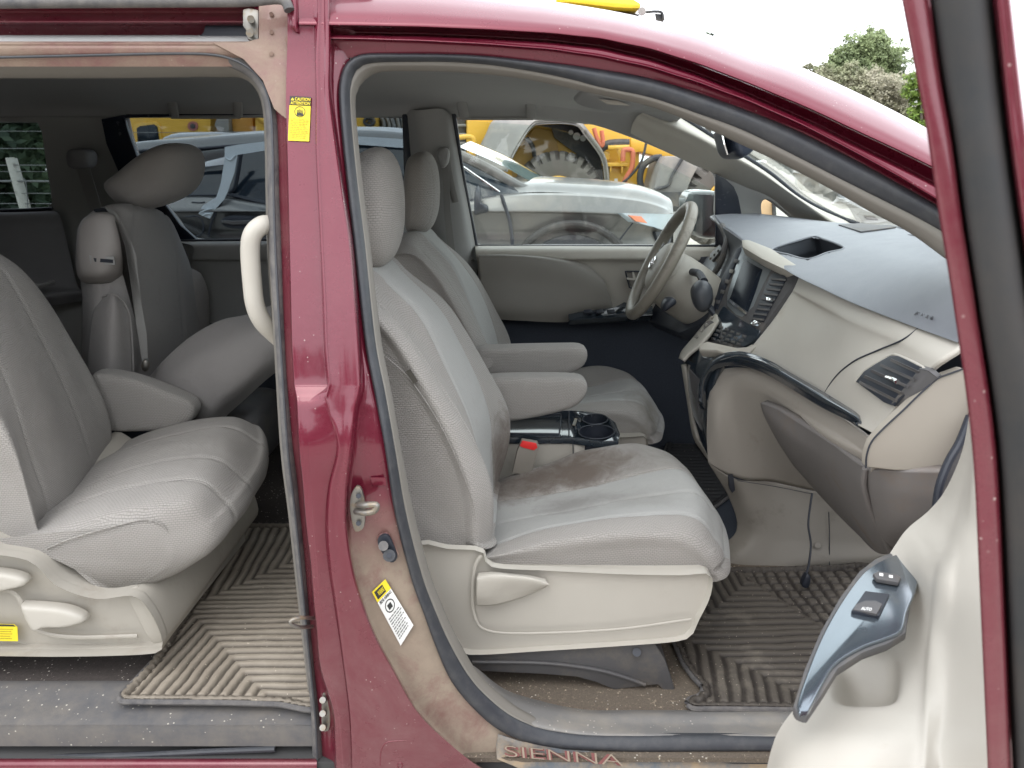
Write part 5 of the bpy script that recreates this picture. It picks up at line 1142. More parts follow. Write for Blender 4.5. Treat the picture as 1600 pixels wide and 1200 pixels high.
for i in range(5):
    for j in range(4):
        x0, y0 = 1124+i*9-j*4.2, 508+i*3.6+j*6.0
        slab('climate_button', SKp([(x0, y0), (x0+6, y0+2), (x0+4.6, y0+5.6), (x0-1.5, y0+3.8)], .014), .003, M['greyp'], cp_, bevel=.0006)
        slab('button_mark', SKp([(x0+1, y0+1.8), (x0+4, y0+2.8), (x0+3.8, y0+3.4), (x0+.8, y0+2.4)], .0146), .0004, M['metal'], cp_, bevel=0)
tube('climate_knob', [sk(1112, 512, .008), sk(1108, 510, .035)], .017, M['greyp'], cp_, seg=24)
slab('lower_cream_lip', P3([(1092, 538, 2.02), (1105, 533, 2.01), (1128, 538, 1.985), (1160, 545, 1.95), (1175, 537, 1.93), (1182, 541, 1.92), (1162, 560, 1.92), (1150, 558, 1.93), (1120, 549, 1.97), (1092, 548, 2.01)]), .03, M['cream_dirty'], dash, bevel=.004)
# broken cream edge on the driver's side of the stack
grid('stack_side_trim', [D3(r) for r in ([(1116, 486, 2.22), (1098, 508, 2.21), (1080, 530, 2.20), (1065, 548, 2.19), (1060, 560, 2.19)], [(1120, 492, 2.17), (1104, 512, 2.15), (1086, 534, 2.14), (1072, 548, 2.14), (1062, 560, 2.14)], [(1122, 500, 2.14), (1106, 524, 2.11), (1090, 540, 2.10), (1075, 552, 2.10), (1066, 562, 2.10)])], M['cream_dirty'], dash, nu=40, nv=14, solid=.01)
for (x0, y0) in ((1112, 494), (1104, 505), (1096, 514), (1088, 524)):
    slab('trim_clip', P3([(x0, y0, 2.10), (x0+4, y0+2, 2.10), (x0+1, y0+6, 2.10), (x0-3, y0+4, 2.10)]), .01, M['metal'], dash, bevel=.001)
# console face below the stack
grid('lower_stack', [D3(r) for r in ([(1068, 562, 2.18), (1085, 548, 2.12), (1110, 548, 2.04), (1140, 552, 1.96), (1150, 556, 1.93)], [(1070, 600, 2.18), (1080, 580, 2.10), (1100, 575, 2.03), (1118, 578, 1.99), (1124, 580, 1.98)], [(1078, 640, 2.16), (1085, 640, 2.09), (1095, 645, 2.04), (1106, 650, 2.01), (1110, 650, 2.01)], [(1088, 680, 2.14), (1094, 690, 2.09), (1100, 700, 2.05), (1108, 716, 2.02), (1112, 716, 2.01)])], M['gloss'], dash, nu=40, nv=40, solid=.02)
slab('ashtray_lid', D3([(1076, 576, 2.10), (1098, 598, 2.03), (1102, 618, 2.02), (1092, 640, 2.04), (1080, 610, 2.09)]), .004, M['greyp'], dash, bevel=.002)
slab('stack_buttons', D3([(1082, 556, 2.12), (1100, 566, 2.055), (1099, 569, 2.055), (1081, 559, 2.12)]), .003, M['metal'], dash, bevel=0)
grid('lower_cream_edge', [D3(r) for r in ([(1064, 570, 2.17), (1072, 620, 2.17), (1082, 680, 2.15), (1096, 705, 2.10), (1110, 724, 2.02)], [(1068, 570, 2.15), (1076, 620, 2.14), (1086, 676, 2.12), (1098, 698, 2.07), (1112, 715, 2.00)])], M['cream_dirty'], dash, nu=40, nv=8, solid=.01)
# instrument hood, cluster side and steering column
grid('instrument_hood', [D3(r) for r in ([(1112, 337, 2.76), (1122, 350, 2.60), (1140, 362, 2.44), (1162, 378, 2.28)], [(1118, 348, 2.74), (1128, 362, 2.56), (1142, 376, 2.42), (1160, 386, 2.28)], [(1130, 372, 2.74), (1134, 390, 2.58), (1140, 400, 2.44), (1150, 400, 2.30)], [(1122, 410, 2.74), (1124, 420, 2.60), (1128, 428, 2.46), (1136, 436, 2.32)], [(1110, 440, 2.74), (1112, 450, 2.60), (1114, 460, 2.46), (1118, 470, 2.32)])], M['black'], dash, nu=40, nv=40, solid=.01)
tube('hood_lip', D3([(1128, 352, 2.56), (1137, 368, 2.50), (1133, 385, 2.48), (1128, 405, 2.48), (1118, 424, 2.50), (1106, 436, 2.52)]), .010, M['greyp'], dash, n=40)
slab('driver_knee_panel', D3([(1060, 400, 2.80), (1110, 400, 2.78), (1130, 420, 2.50), (1110, 500, 2.30), (1060, 520, 2.40), (1010, 500, 2.75)]), .05, M['black'], dash, bevel=.01)
slab('far_side_vent', D3([(1108, 398, 2.68), (1124, 382, 2.66), (1128, 388, 2.60), (1112, 408, 2.62)]), .01, M['greyp'], dash, bevel=.002)
for k in range(3): slab('indicator', D3([(1108+6*k, 404-6*k, 2.60), (1111+6*k, 401-6*k, 2.60), (1112+6*k, 404-6*k, 2.60), (1110+6*k, 407-6*k, 2.60)]), .002, M['metal'], dash, bevel=0)
slab('warning_lamp', D3([(1113, 424, 2.50), (1117, 420, 2.50), (1119, 424, 2.50), (1115, 428, 2.50)]), .002, M['red'], dash, bevel=0)
# steering wheel
sw = empty('steering_wheel', W(1032, 408, 2.45), van)
c = W(1032, 408, 2.45); ax_u = Vector((math.sin(R(27)), 0, math.cos(R(27)))); ax_v = Vector((.075, 1, 0)).normalized(); ax_n = ax_u.cross(ax_v).normalized()
if ax_n.x > 0: ax_n = -ax_n        # towards the driver
def wp(r, a, h=0): return c+ax_u*math.cos(a)*r+ax_v*math.sin(a)*r+ax_n*h
leather = plain('worn_wheel_leather', (.23, .21, .175), .38, var=.12, vs=6, dirt=(.12, .10, .08), da=.55, db=.75, ds=16)
rimr = .186
tube('rim', [wp(rimr, 2*math.pi*k/32) for k in range(32)], .0185, leather, sw, seg=18, closed=True, n=110)
hub = [[wp(r, 2*math.pi*k/24, h)+ax_u*(-.015) for k in range(24)] for r, h in ((.075, -.05), (.082, -.02), (.078, .0), (.06, .012), (.02, .018), (.004, .018))]
hb = grid('hub', hub, M['cream_dirty'], sw, nu=48, nv=30, cu=True)
for a in (R(95), R(265), R(190)):
    s = [wp(.06, a-.28, -.004), wp(.12, a-.13, -.008), wp(rimr, a-.11, 0), wp(rimr, a+.11, 0), wp(.12, a+.13, -.008), wp(.06, a+.28, -.004)]
    slab('spoke', s, .018, leather if a > 3 else M['cream_dirty'], sw, d=-ax_n, bevel=.004)
def logo_ring(rx, ry, ox=0, oy=0):
    return tube('emblem', [c+ax_u*(.0-.015+ry*math.cos(t)+oy)+ax_v*(rx*math.sin(t)+ox)+ax_n*.021 for t in [2*math.pi*k/24 for k in range(24)]], .0022, M['chrome'], hb, closed=True, n=48, seg=8)
logo_ring(.030, .020); logo_ring(.009, .019); logo_ring(.018, .007, 0, .009)
for k in range(3): slab('thumb_button', [wp(.10, R(65+k*9), .004), wp(.125, R(66+k*9), .004), wp(.125, R(72+k*9), .004), wp(.10, R(72+k*9), .004)], .004, M['greyp'], hb, d=-ax_n, bevel=.001)
col = grid('column_shroud', [[c+(-ax_n)*d+ax_u*(math.cos(t)*r*1.1-.03-d*.1)+ax_v*math.sin(t)*r for t in [2*math.pi*k/20 for k in range(20)]] for d, r in ((.03, .055), (.05, .080), (.12, .085), (.20, .080), (.26, .07))], M['cream_dirty'], sw, nu=60, nv=24, cu=True, cap=True)
tube('wiper_stalk', P3([(1082, 425, 2.36), (1092, 428, 2.30), (1100, 440, 2.22)]), .012, M['black'], sw, n=16)
puff('shift_lever', [(1080, 455), (1090, 440), (1102, 438), (1111, 448), (1112, 470), (1100, 487), (1086, 480)], 2.18, 2.26, plain('shift_knob', (.06, .065, .075), .35), van, n=2.6, nu=30, nv=18)
tube('shift_stem', P3([(1100, 470, 2.22), (1118, 492, 2.2)]), .010, M['black'], van)
puff('ignition_surround', [(1033, 478), (1040, 466), (1052, 465), (1056, 472), (1046, 480), (1036, 486)], 2.28, 2.34, M['black'], sw, n=3, nu=24, nv=10)

# ================================================================ LOOSE THINGS IN THE CABIN
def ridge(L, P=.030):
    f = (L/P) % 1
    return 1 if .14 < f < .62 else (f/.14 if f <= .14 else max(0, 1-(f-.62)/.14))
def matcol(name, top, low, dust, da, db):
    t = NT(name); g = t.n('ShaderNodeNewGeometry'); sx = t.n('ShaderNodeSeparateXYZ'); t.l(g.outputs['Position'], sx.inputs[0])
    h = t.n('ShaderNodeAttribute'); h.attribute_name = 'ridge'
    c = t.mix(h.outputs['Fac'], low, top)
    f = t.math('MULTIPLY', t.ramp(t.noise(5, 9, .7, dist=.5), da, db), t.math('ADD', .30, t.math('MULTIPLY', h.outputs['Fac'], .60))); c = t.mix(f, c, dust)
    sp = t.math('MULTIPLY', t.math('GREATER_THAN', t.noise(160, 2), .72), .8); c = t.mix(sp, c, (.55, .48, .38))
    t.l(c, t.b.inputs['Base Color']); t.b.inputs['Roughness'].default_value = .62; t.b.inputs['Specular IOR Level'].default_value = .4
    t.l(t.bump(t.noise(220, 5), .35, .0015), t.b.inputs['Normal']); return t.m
def mat_thing(name, outline_px, z, hf, mt, rimw=.014, step=.0042, dz=None):
    poly = spline([WZ(x, y, z) for x, y in outline_px], 120, True, True); P = [(p.x, p.y) for p in poly]
    x0, x1 = min(p[0] for p in P), max(p[0] for p in P); y0, y1 = min(p[1] for p in P), max(p[1] for p in P)
    nx, ny = int((x1-x0)/step)+1, int((y1-y0)/step)+1
    PA = np.array(P)
    def dist(x, y):
        return float(np.sqrt(((PA-(x, y))**2).sum(1).min()))
    V = []; idx = {}; val = []; 
    for j in range(ny):
        for i in range(nx):
            x, y = x0+i*step, y0+j*step
            if inpoly((x, y), P):
                d = dist(x, y)
                if d < rimw: h = .010 if d > .004 else .006; r = .55
                elif d < rimw+.006: h = 0; r = 0
                else: r = hf(x, y); h = .006*r
                idx[(i, j)] = len(V); V.append((x, y, z+.004+h+.004*noise.noise(Vector((x*4, y*4, 1)))+(dz(x, y) if dz else 0))); val.append(r)
    Fc = []
    for (i, j), k in idx.items():
        q = [(i, j), (i+1, j), (i+1, j+1), (i, j+1)]
        if all(t in idx for t in q): Fc.append(tuple(idx[t] for t in q))
    me = bpy.data.meshes.new(name); me.from_pydata(V, [], Fc)
    at = me.attributes.new('ridge', 'FLOAT', 'POINT')
    for k, v in enumerate(val): at.data[k].value = v
    o = link(name, me, mt, None, ang=0, smooth=False)
    for p in me.polygons: p.use_smooth = True
    md = o.modifiers.new('thickness', 'SOLIDIFY'); md.thickness = .004; md.offset = -1
    tube('mat_rim', [Vector((p.x, p.y, z+.006+.004*noise.noise(Vector((p.x*4, p.y*4, 1))))) for p in poly], .0058, M['rubber_dusty'], o, closed=True, n=240, seg=8)
    return o
def warp(x, y):
    return x+.022*noise.noise(Vector((x*3, y*3, 5)))+.004*noise.noise(Vector((x*17, y*17, 2))), y+.016*noise.noise(Vector((x*3, y*3, 9)))+.003*noise.noise(Vector((x*17, y*17, 4)))
def front_pat(x, y):
    x, y = warp(x, y); ym = 1.60
    # tiled heel pad beyond the diagonal
    if (x-.59)-(1.93-y)*.42 > 0 and y > 1.33 and x > .56:
        if (x-.59)-(1.93-y)*.42 < .012: return .8
        fx = (x/.030) % 1; fy = (y/.034) % 1
        return 1 if .16 < fx < .84 and .16 < fy < .84 else 0
    if y < ym: L = min((ym-y)*1.0, (x-.37)*.93+(y-ym)*-.12-.0)
    else: L = min((y-ym)*1.0, (x-.40)*.93)
    return ridge(max(L, 0), .0245) if L > 0 else ridge(-((x-.37)*.93+(y-ym)*-.12)+.01, .0245)
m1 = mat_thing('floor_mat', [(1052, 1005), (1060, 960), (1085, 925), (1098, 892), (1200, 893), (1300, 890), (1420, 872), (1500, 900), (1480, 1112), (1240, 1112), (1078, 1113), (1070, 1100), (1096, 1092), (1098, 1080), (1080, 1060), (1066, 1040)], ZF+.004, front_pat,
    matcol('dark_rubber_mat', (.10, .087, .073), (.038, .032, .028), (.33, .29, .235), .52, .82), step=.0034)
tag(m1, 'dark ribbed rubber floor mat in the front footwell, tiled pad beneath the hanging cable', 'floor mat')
def rear_pat(x, y):
    x, y = warp(x, y); x += .10*(y-1.6)**2; vy = 1.60
    L = min((vy-y)*1.05 if y < vy else (y-vy)*.95, (x+.78)*.95+(vy-y)*.12 if y < vy else (x+.76)*.95)
    if L > 0: return ridge(L, .0225)
    return ridge(-((x+.78)*.95+(vy-y)*.12 if y < vy else (x+.76)*.95)+.012, .0225)
m2 = mat_thing('floor_mat', [(192, 1100), (186, 1094), (240, 1035), (262, 1000), (350, 870), (380, 824), (540, 824), (540, 1113), (480, 1112), (440, 1104), (300, 1101)], .388, rear_pat,
    matcol('dusty_rubber_mat', (.29, .25, .20), (.085, .072, .058), (.42, .37, .30), .42, .78), step=.0036)
tag(m2, 'tan dust-caked ribbed rubber mat beside the second row seat', 'floor mat')
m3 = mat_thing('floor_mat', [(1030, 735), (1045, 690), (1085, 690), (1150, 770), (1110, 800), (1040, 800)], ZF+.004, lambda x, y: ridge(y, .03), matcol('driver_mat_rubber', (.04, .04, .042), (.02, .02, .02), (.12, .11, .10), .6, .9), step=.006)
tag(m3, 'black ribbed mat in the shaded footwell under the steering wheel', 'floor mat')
cab = empty('charging_cable', W(1268, 772, 1.90))
tube('cord', P3([(1269, 771, 1.885), (1266, 790, 1.86), (1263, 820, 1.84), (1267, 850, 1.82), (1264, 880, 1.79), (1260, 898, 1.77)]), .0028, M['black'], cab, n=60, seg=8)
pl = puff('plug', [(1256, 899), (1260, 895), (1265, 899), (1264, 910), (1259, 917), (1251, 913)], 1.755, 1.78, M['black'], cab, n=4, nu=24, nv=10)
tag(cab, 'thin black cable hanging under the dashboard, plug dangling above the mat', 'cable')
# ================================================================ THE YARD BEYOND THE VAN
def Q(l, Y): return [W(x, y, Y) for x, y in l]
silver = plain('silver_car_paint', (.13, .13, .127), .34, metal=.35, coat=.5, var=.05, vs=3, dirt=(.33, .29, .24), da=.5, db=.85, ds=1.2, dmax=.6)
def suv():
    c = empty('parked_car', (-.6, 6.5, 0)); Y0 = 5.6
    tag(c, 'silver car with white film taped along its doors, parked beyond the driver window', 'car')
    X = [128, 140, 165, 260, 340, 420, 500, 600, 700, 780, 840, 900, 950, 1000, 1035, 1052]
    belt = [318, 312, 308, 306, 306, 318, 325, 325, 318, 304, 301, 302, 305, 311, 321, 331]
    low = [500]*16
    def row(ys, Y, bulge=0):
        o = []
        for k, (x, y) in enumerate(zip(X, ys)):
            f = 0 if k < 11 else ((k-10)/5)**2*.42
            b = .25 if k == 0 else .08 if k == 1 else 0
            o.append(W(x, y, Y+f+b+bulge))
        return o
    sh = [b+8 for b in belt]; sh2 = [338, 336, 334, 333, 333, 333, 333, 333, 333, 333, 333, 334, 336, 340, 346, 350]
    md = [345+0*b for b in belt]
    grid('body_side', [row(belt, Y0+.10), row([b+3 for b in belt], Y0+.03), row(sh, Y0+.01), row([b-3 for b in sh2], Y0-.03), row(sh2, Y0), row([max(m, 356) for m in md], Y0+.04), row([372]*16, Y0+.06), row([430]*16, Y0+.03), row([500]*16, Y0+.10)], silver, c, nu=120, nv=70, ang=50)
    far = [[Vector((p.x, 7.5-(p.y-Y0), p.z)) for p in r] for r in (row(belt, Y0+.10), row(sh2, Y0), row([500]*16, Y0+.1))]
    grid('body_side', far, silver, c, nu=60, nv=20)
    # bonnet
    hb = [(700, 318), (780, 304), (840, 300), (900, 302), (950, 305), (1000, 311), (1035, 321), (1052, 331)]
    hc = [(715, 300), (790, 292), (850, 290), (900, 291), (950, 294), (1000, 301), (1030, 312), (1044, 326)]
    e0 = [W(x, y, Y0+.10+(0 if k < 3 else ((k-2)/5)**2*.42)) for k, (x, y) in enumerate(hb)]
    mid = [Vector((a.x+.02, 6.55, a.z+.09)) for a in e0]
    fa = [Vector((p.x, 13.1-p.y, p.z)) for p in e0]
    grid('bonnet', [e0, [a.lerp(b, .25)+Vector((0, 0, .045)) for a, b in zip(e0, mid)], mid, fa], silver, c, nu=60, nv=40)
    fr = [W(1052, y, 6.02) for y in (331, 345, 370, 420, 500)]
    grid('front_bumper', [fr, [Vector((p.x+.14, 6.3, p.z)) for p in fr], [Vector((p.x+.16, 6.8, p.z)) for p in fr], [Vector((p.x, 7.08, p.z)) for p in fr]], silver, c, nu=20, nv=30)
    # greenhouse: dark glass body, pillars and roof on top
    RT = [(138, 300), (150, 268), (175, 250), (220, 238), (300, 235), (380, 229), (480, 224), (560, 224), (640, 228), (705, 240), (760, 262), (820, 296)]
    BT = [(134, 318), (150, 312), (180, 308), (260, 306), (340, 306), (420, 318), (500, 325), (600, 325), (660, 322), (720, 315), (770, 305), (825, 301)]
    rt = [W(x, y, 5.90) for x, y in RT]; bt = [W(x, y, Y0+.09) for x, y in BT]
    grid('side_glass', [bt, [a.lerp(b, .5)+Vector((0, -.02, 0)) for a, b in zip(bt, rt)], rt], M['dark_glass'], c, nu=60, nv=16)
    RC = [(150, 290), (165, 256), (185, 238), (222, 224), (300, 217), (380, 210), (480, 205), (560, 203), (630, 207), (690, 221), (752, 250), (822, 292)]
    rt2 = [W(x, y-1, 5.885) for x, y in RT]
    rc = [W(x, y-1, 6.05) for x, y in [(a, b+5) for a, b in RC]]
    n = 9
    rr = [rt2[:n+1], [a.lerp(b, .4)+Vector((0, 0, .03)) for a, b in zip(rt2[:n+1], rc[:n+1])], rc[:n+1], [Vector((p.x, 6.55, p.z+.03)) for p in rc[:n+1]], [Vector((p.x, 13.1-p.y, p.z-.06)) for p in rt2[:n+1]]]
    grid('roof', rr, silver, c, nu=60, nv=40, solid=.02)
    # drip rail, chrome belt, roof bar, pillars
    tube('roof_bar', Q([(190, 236), (220, 226), (300, 221), (380, 214), (480, 210), (560, 209), (620, 212)], 5.98), .022, plain('satin_rail', (.5, .5, .5), .3, metal=.6), c, n=60)
    tube('roof_seam', Q([(x, y-2) for x, y in RT[2:10]], 5.87), .012, M['black'], c, n=60)
    tube('windscreen_pillar', Q([(640, 226), (705, 238), (760, 262), (805, 288), (832, 301)], 5.80), .036, silver, c, n=40, flat=.5)
    tube('pillar_seal', Q([(655, 236), (710, 254), (745, 276), (784, 303)], 5.72), .012, M['chrome'], c, n=40)
    slab('quarter_pillar', Q([(772, 305), (718, 315), (716, 300), (728, 312)], 5.68), .03, M['black'], c)
    tube('belt_chrome', Q([(270, 306), (340, 305), (362, 306), (420, 319), (500, 327), (600, 327), (680, 322), (745, 312), (775, 306)], 5.66), .008, M['black'], c, n=60)
    slab('upper_quarter_panel', Q([(210, 240), (300, 238), (350, 232), (352, 246), (312, 255), (300, 258), (290, 262)], 5.80), .02, silver, c)
    slab('bright_quarter_edge', Q([(308, 256), (352, 245), (350, 257), (310, 262)], 5.74), .02, plain('bright_edge', (.75, .76, .78), .35), c)
    tube('door_pillar', Q([(371, 242), (376, 240), (368, 290), (362, 304), (420, 318)], 5.70), .016, M['black'], c, n=40)
    ws = [W(x, y, Y) for x, y, Y in ((716, 229, 5.95), (775, 254, 5.95), (826, 282, 5.95), (862, 300, 5.95))]
    wf = [Vector((p.x+.02, 7.2, p.z)) for p in ws]
    grid('windscreen', [ws, [a.lerp(b, .5)+Vector((.06, 0, .05)) for a, b in zip(ws, wf)], wf], plain('screen_tint', (.10, .16, .15), .08, coat=1, var=.4, vs=3), c, nu=20, nv=20)
    slab('cowl', [W(820, 302, 5.9), W(850, 298, 5.9), W(885, 300, 6.2), W(880, 300, 7.0), W(840, 300, 7.0)], .03, M['black'], c)
    # film
    film = plain('milky_film', (.55, .60, .63), .35, var=.06, vs=5, coat=.4)
    f1 = slab('protective_film', Q([(351, 230), (372, 226), (415, 221), (480, 216), (560, 213), (640, 218), (640, 232), (560, 226), (480, 229), (415, 235), (371, 242), (366, 270), (356, 299), (350, 312), (338, 325), (332, 334), (328, 342), (318, 338), (310, 334), (317, 321), (338, 308), (345, 286), (351, 248)], 5.575), .004, film, c, bevel=0)
    tube('film_crease', Q([(352, 246), (360, 250), (368, 242)], 5.57), .006, film, f1, n=14); tube('film_crease', Q([(313, 332), (322, 328), (331, 326)], 5.57), .005, film, f1, n=14); tube('film_crease', Q([(316, 337), (324, 334), (330, 335)], 5.57), .005, film, f1, n=14)
    # door handles, seams, fuel flap
    hp = slab('door_handle', Q([(345, 345), (350, 340), (364, 337), (392, 338), (402, 342), (405, 348), (401, 354), (388, 357), (364, 357), (350, 353)], 5.57), .03, M['black'], c, smooth=30)
    slab('handle_bar', Q([(346, 344), (364, 345), (384, 344), (402, 343), (402, 347), (384, 350), (364, 351), (346, 348)], 5.55), .015, silver, hp)
    tube('fuel_flap', Q([(290, 339), (308, 338), (316, 345), (318, 358), (312, 368), (296, 370)], 5.575), .006, M['black'], c, n=30)
    tube('door_seam', Q([(783, 304), (790, 325), (796, 345), (800, 372), (801, 400)], 5.575), .013, M['black'], c, n=40)
    tube('door_seam', Q([(352, 305), (330, 350), (322, 400)], 5.59), .008, M['black'], c, n=30)
    tube('body_crease', Q([(300, 316), (310, 317), (320, 316)], 5.60), .006, M['black'], c)
    tube('bumper_seam', Q([(990, 347), (978, 362), (966, 378)], 5.66), .006, M['black'], c)
    hl_ = slab('headlamp', P3([(973, 333, 5.54), (1000, 333, 5.58), (1054, 335, 5.90), (1046, 352, 5.88), (1040, 361, 5.84), (1020, 354, 5.66), (990, 347, 5.56)]), .05, plain('lamp_lens', (.42, .50, .55), .12, coat=1), c, bevel=.004)
    slab('side_marker', P3([(983, 336.5, 5.52), (1002, 338, 5.56), (1012, 349, 5.60), (994, 346, 5.54)]), .02, plain('amber', (.75, .25, .13), .25, coat=.5), hl_)
    slab('fog_panel', P3([(1024, 362, 5.84), (1050, 362, 6.0), (1048, 384, 6.0), (1030, 384, 5.88)]), .03, M['black'], c)
    mm = puff('door_mirror', [(742, 300), (748, 290), (752, 305), (752, 318), (762, 322), (762, 331), (750, 334), (742, 334)], 5.40, 5.62, M['black'], c, n=4, nu=30, nv=12)
    # front wheel under a dark arch
    for wx in (893, 270):
        cc = W(wx, 448, 5.60)
        tube('wheel_arch', [cc+Vector((math.cos(a)*.45, 0, math.sin(a)*.45)) for a in [math.pi*k/14 for k in range(15)]], .028, plain('arch_trim', (.035, .034, .034), .7, dirt=(.12, .11, .1)), c, n=50)
        w = tube('wheel', [cc+Vector((0, -.01, -.03)), cc+Vector((0, .22, -.03))], .40, M['rubber'], c, seg=48)
        tube('rim', [cc+Vector((0, -.03, -.03)), cc+Vector((0, .1, -.03))], .25, M['metal'], w, seg=32)
    return c
car1 = suv()
def darkcar():
    c = empty('parked_car', W(345, 300, 8.8)); c.location.z = 0
    tag(c, 'dark grey car behind the silver one, roof in front of the yellow machine', 'car')
    g = plain('grey_car_paint', (.11, .115, .12), .3, coat=.8, dirt=(.25, .23, .2), da=.5, db=.9, ds=2)
    outl = [(225, 300), (262, 258), (283, 222), (294, 213), (310, 209), (341, 208), (375, 208), (400, 214), (440, 228), (500, 262), (560, 268), (575, 300), (570, 345), (230, 345)]
    b = puff('car_body', outl, 8.0, 9.7, g, c, n=6, nu=80, nv=16)
    slab('side_window', Q([(306, 234), (318, 221), (345, 217), (380, 217), (400, 220), (430, 238), (420, 250), (306, 250)], 7.97), .03, M['dark_glass'], c)
    tube('roof_rail', Q([(305, 225), (320, 216), (345, 213), (400, 216)], 7.95), .02, M['chrome'], c, n=30)
    for x in (290, 500):
        cc = W(x, 352, 8.02); tube('wheel', [cc, cc+Vector((0, .2, 0))], .33, M['rubber'], c, seg=32)
    return c
car2 = darkcar()
# ---- wheel loader
yel = plain('machine_yellow', (.66, .38, .04), .45, coat=.2, var=.08, vs=1.5, dirt=(.42, .33, .2), da=.5, db=.85, ds=1.3, dmax=.6)
fgrey = plain('mudguard_grey', (.19, .185, .175), .6, var=.1, dirt=(.4, .36, .3), da=.45, db=.8, ds=1.5)
mdark = plain('machine_dark', (.03, .032, .035), .6, dirt=(.2, .17, .13), da=.5, db=.8, ds=2)
tyre_m = plain('tyre_rubber', (.075, .072, .068), .85, var=.15, vs=2, dirt=(.22, .20, .17), da=.2, db=.9, ds=1.2, dmax=.6)
def tyre(px, py, Rp, Y, wid, parent, name='wheel', lugs=28):
    c = W(px, py, Y); r = (W(px, py-Rp, Y)-c).length
    V = []
    prof_ = [(.45, .10), (.62, .02), (.80, 0), (.93, .03), (.985, .12), (1, .3), (1, .7), (.985, .88), (.93, .97), (.8, 1), (.62, .98), (.45, .9)]
    n = lugs*8; Fc = []
    for i in range(n):
        a = 2*math.pi*i/n; ph = (i/8) % 1
        for k, (f, t) in enumerate(prof_):
            e = 0
            if f > .92: e = -.05 if (ph+(t*.6)) % 1 < .26 else 0
            if f > .99 and .4 < t < .6: e = 0
            if f > .9 and t < .2 and ph < .26: t += .10; f -= .015       # the grooves cut through the shoulder
            V.append((c.x+math.cos(a)*r*(f+e), c.y+wid*t, c.z+math.sin(a)*r*(f+e)))
    m = len(prof_)
    for i in range(n):
        for k in range(m-1):
            Fc.append((i*m+k, ((i+1) % n)*m+k, ((i+1) % n)*m+k+1, i*m+k+1))
    o = fromvf(name, V, Fc, tyre_m, parent, ang=30)
    tube('rim', [c+Vector((0, wid*.12, 0)), c+Vector((0, wid*.8, 0))], r*.50, yel, o, seg=40)
    tube('rim_ring', [c+Vector((math.cos(a)*r*.46, wid*.07, math.sin(a)*r*.46)) for a in [2*math.pi*k/24 for k in range(24)]], r*.03, yel, o, closed=True, n=60)
    tube('hub_cap', [c+Vector((0, wid*.0, 0)), c+Vector((0, wid*.3, 0))], r*.16, mdark, o, seg=24)
    return o
lampm = plain('work_lamp_lens', (.35, .35, .34), .2, coat=.6)
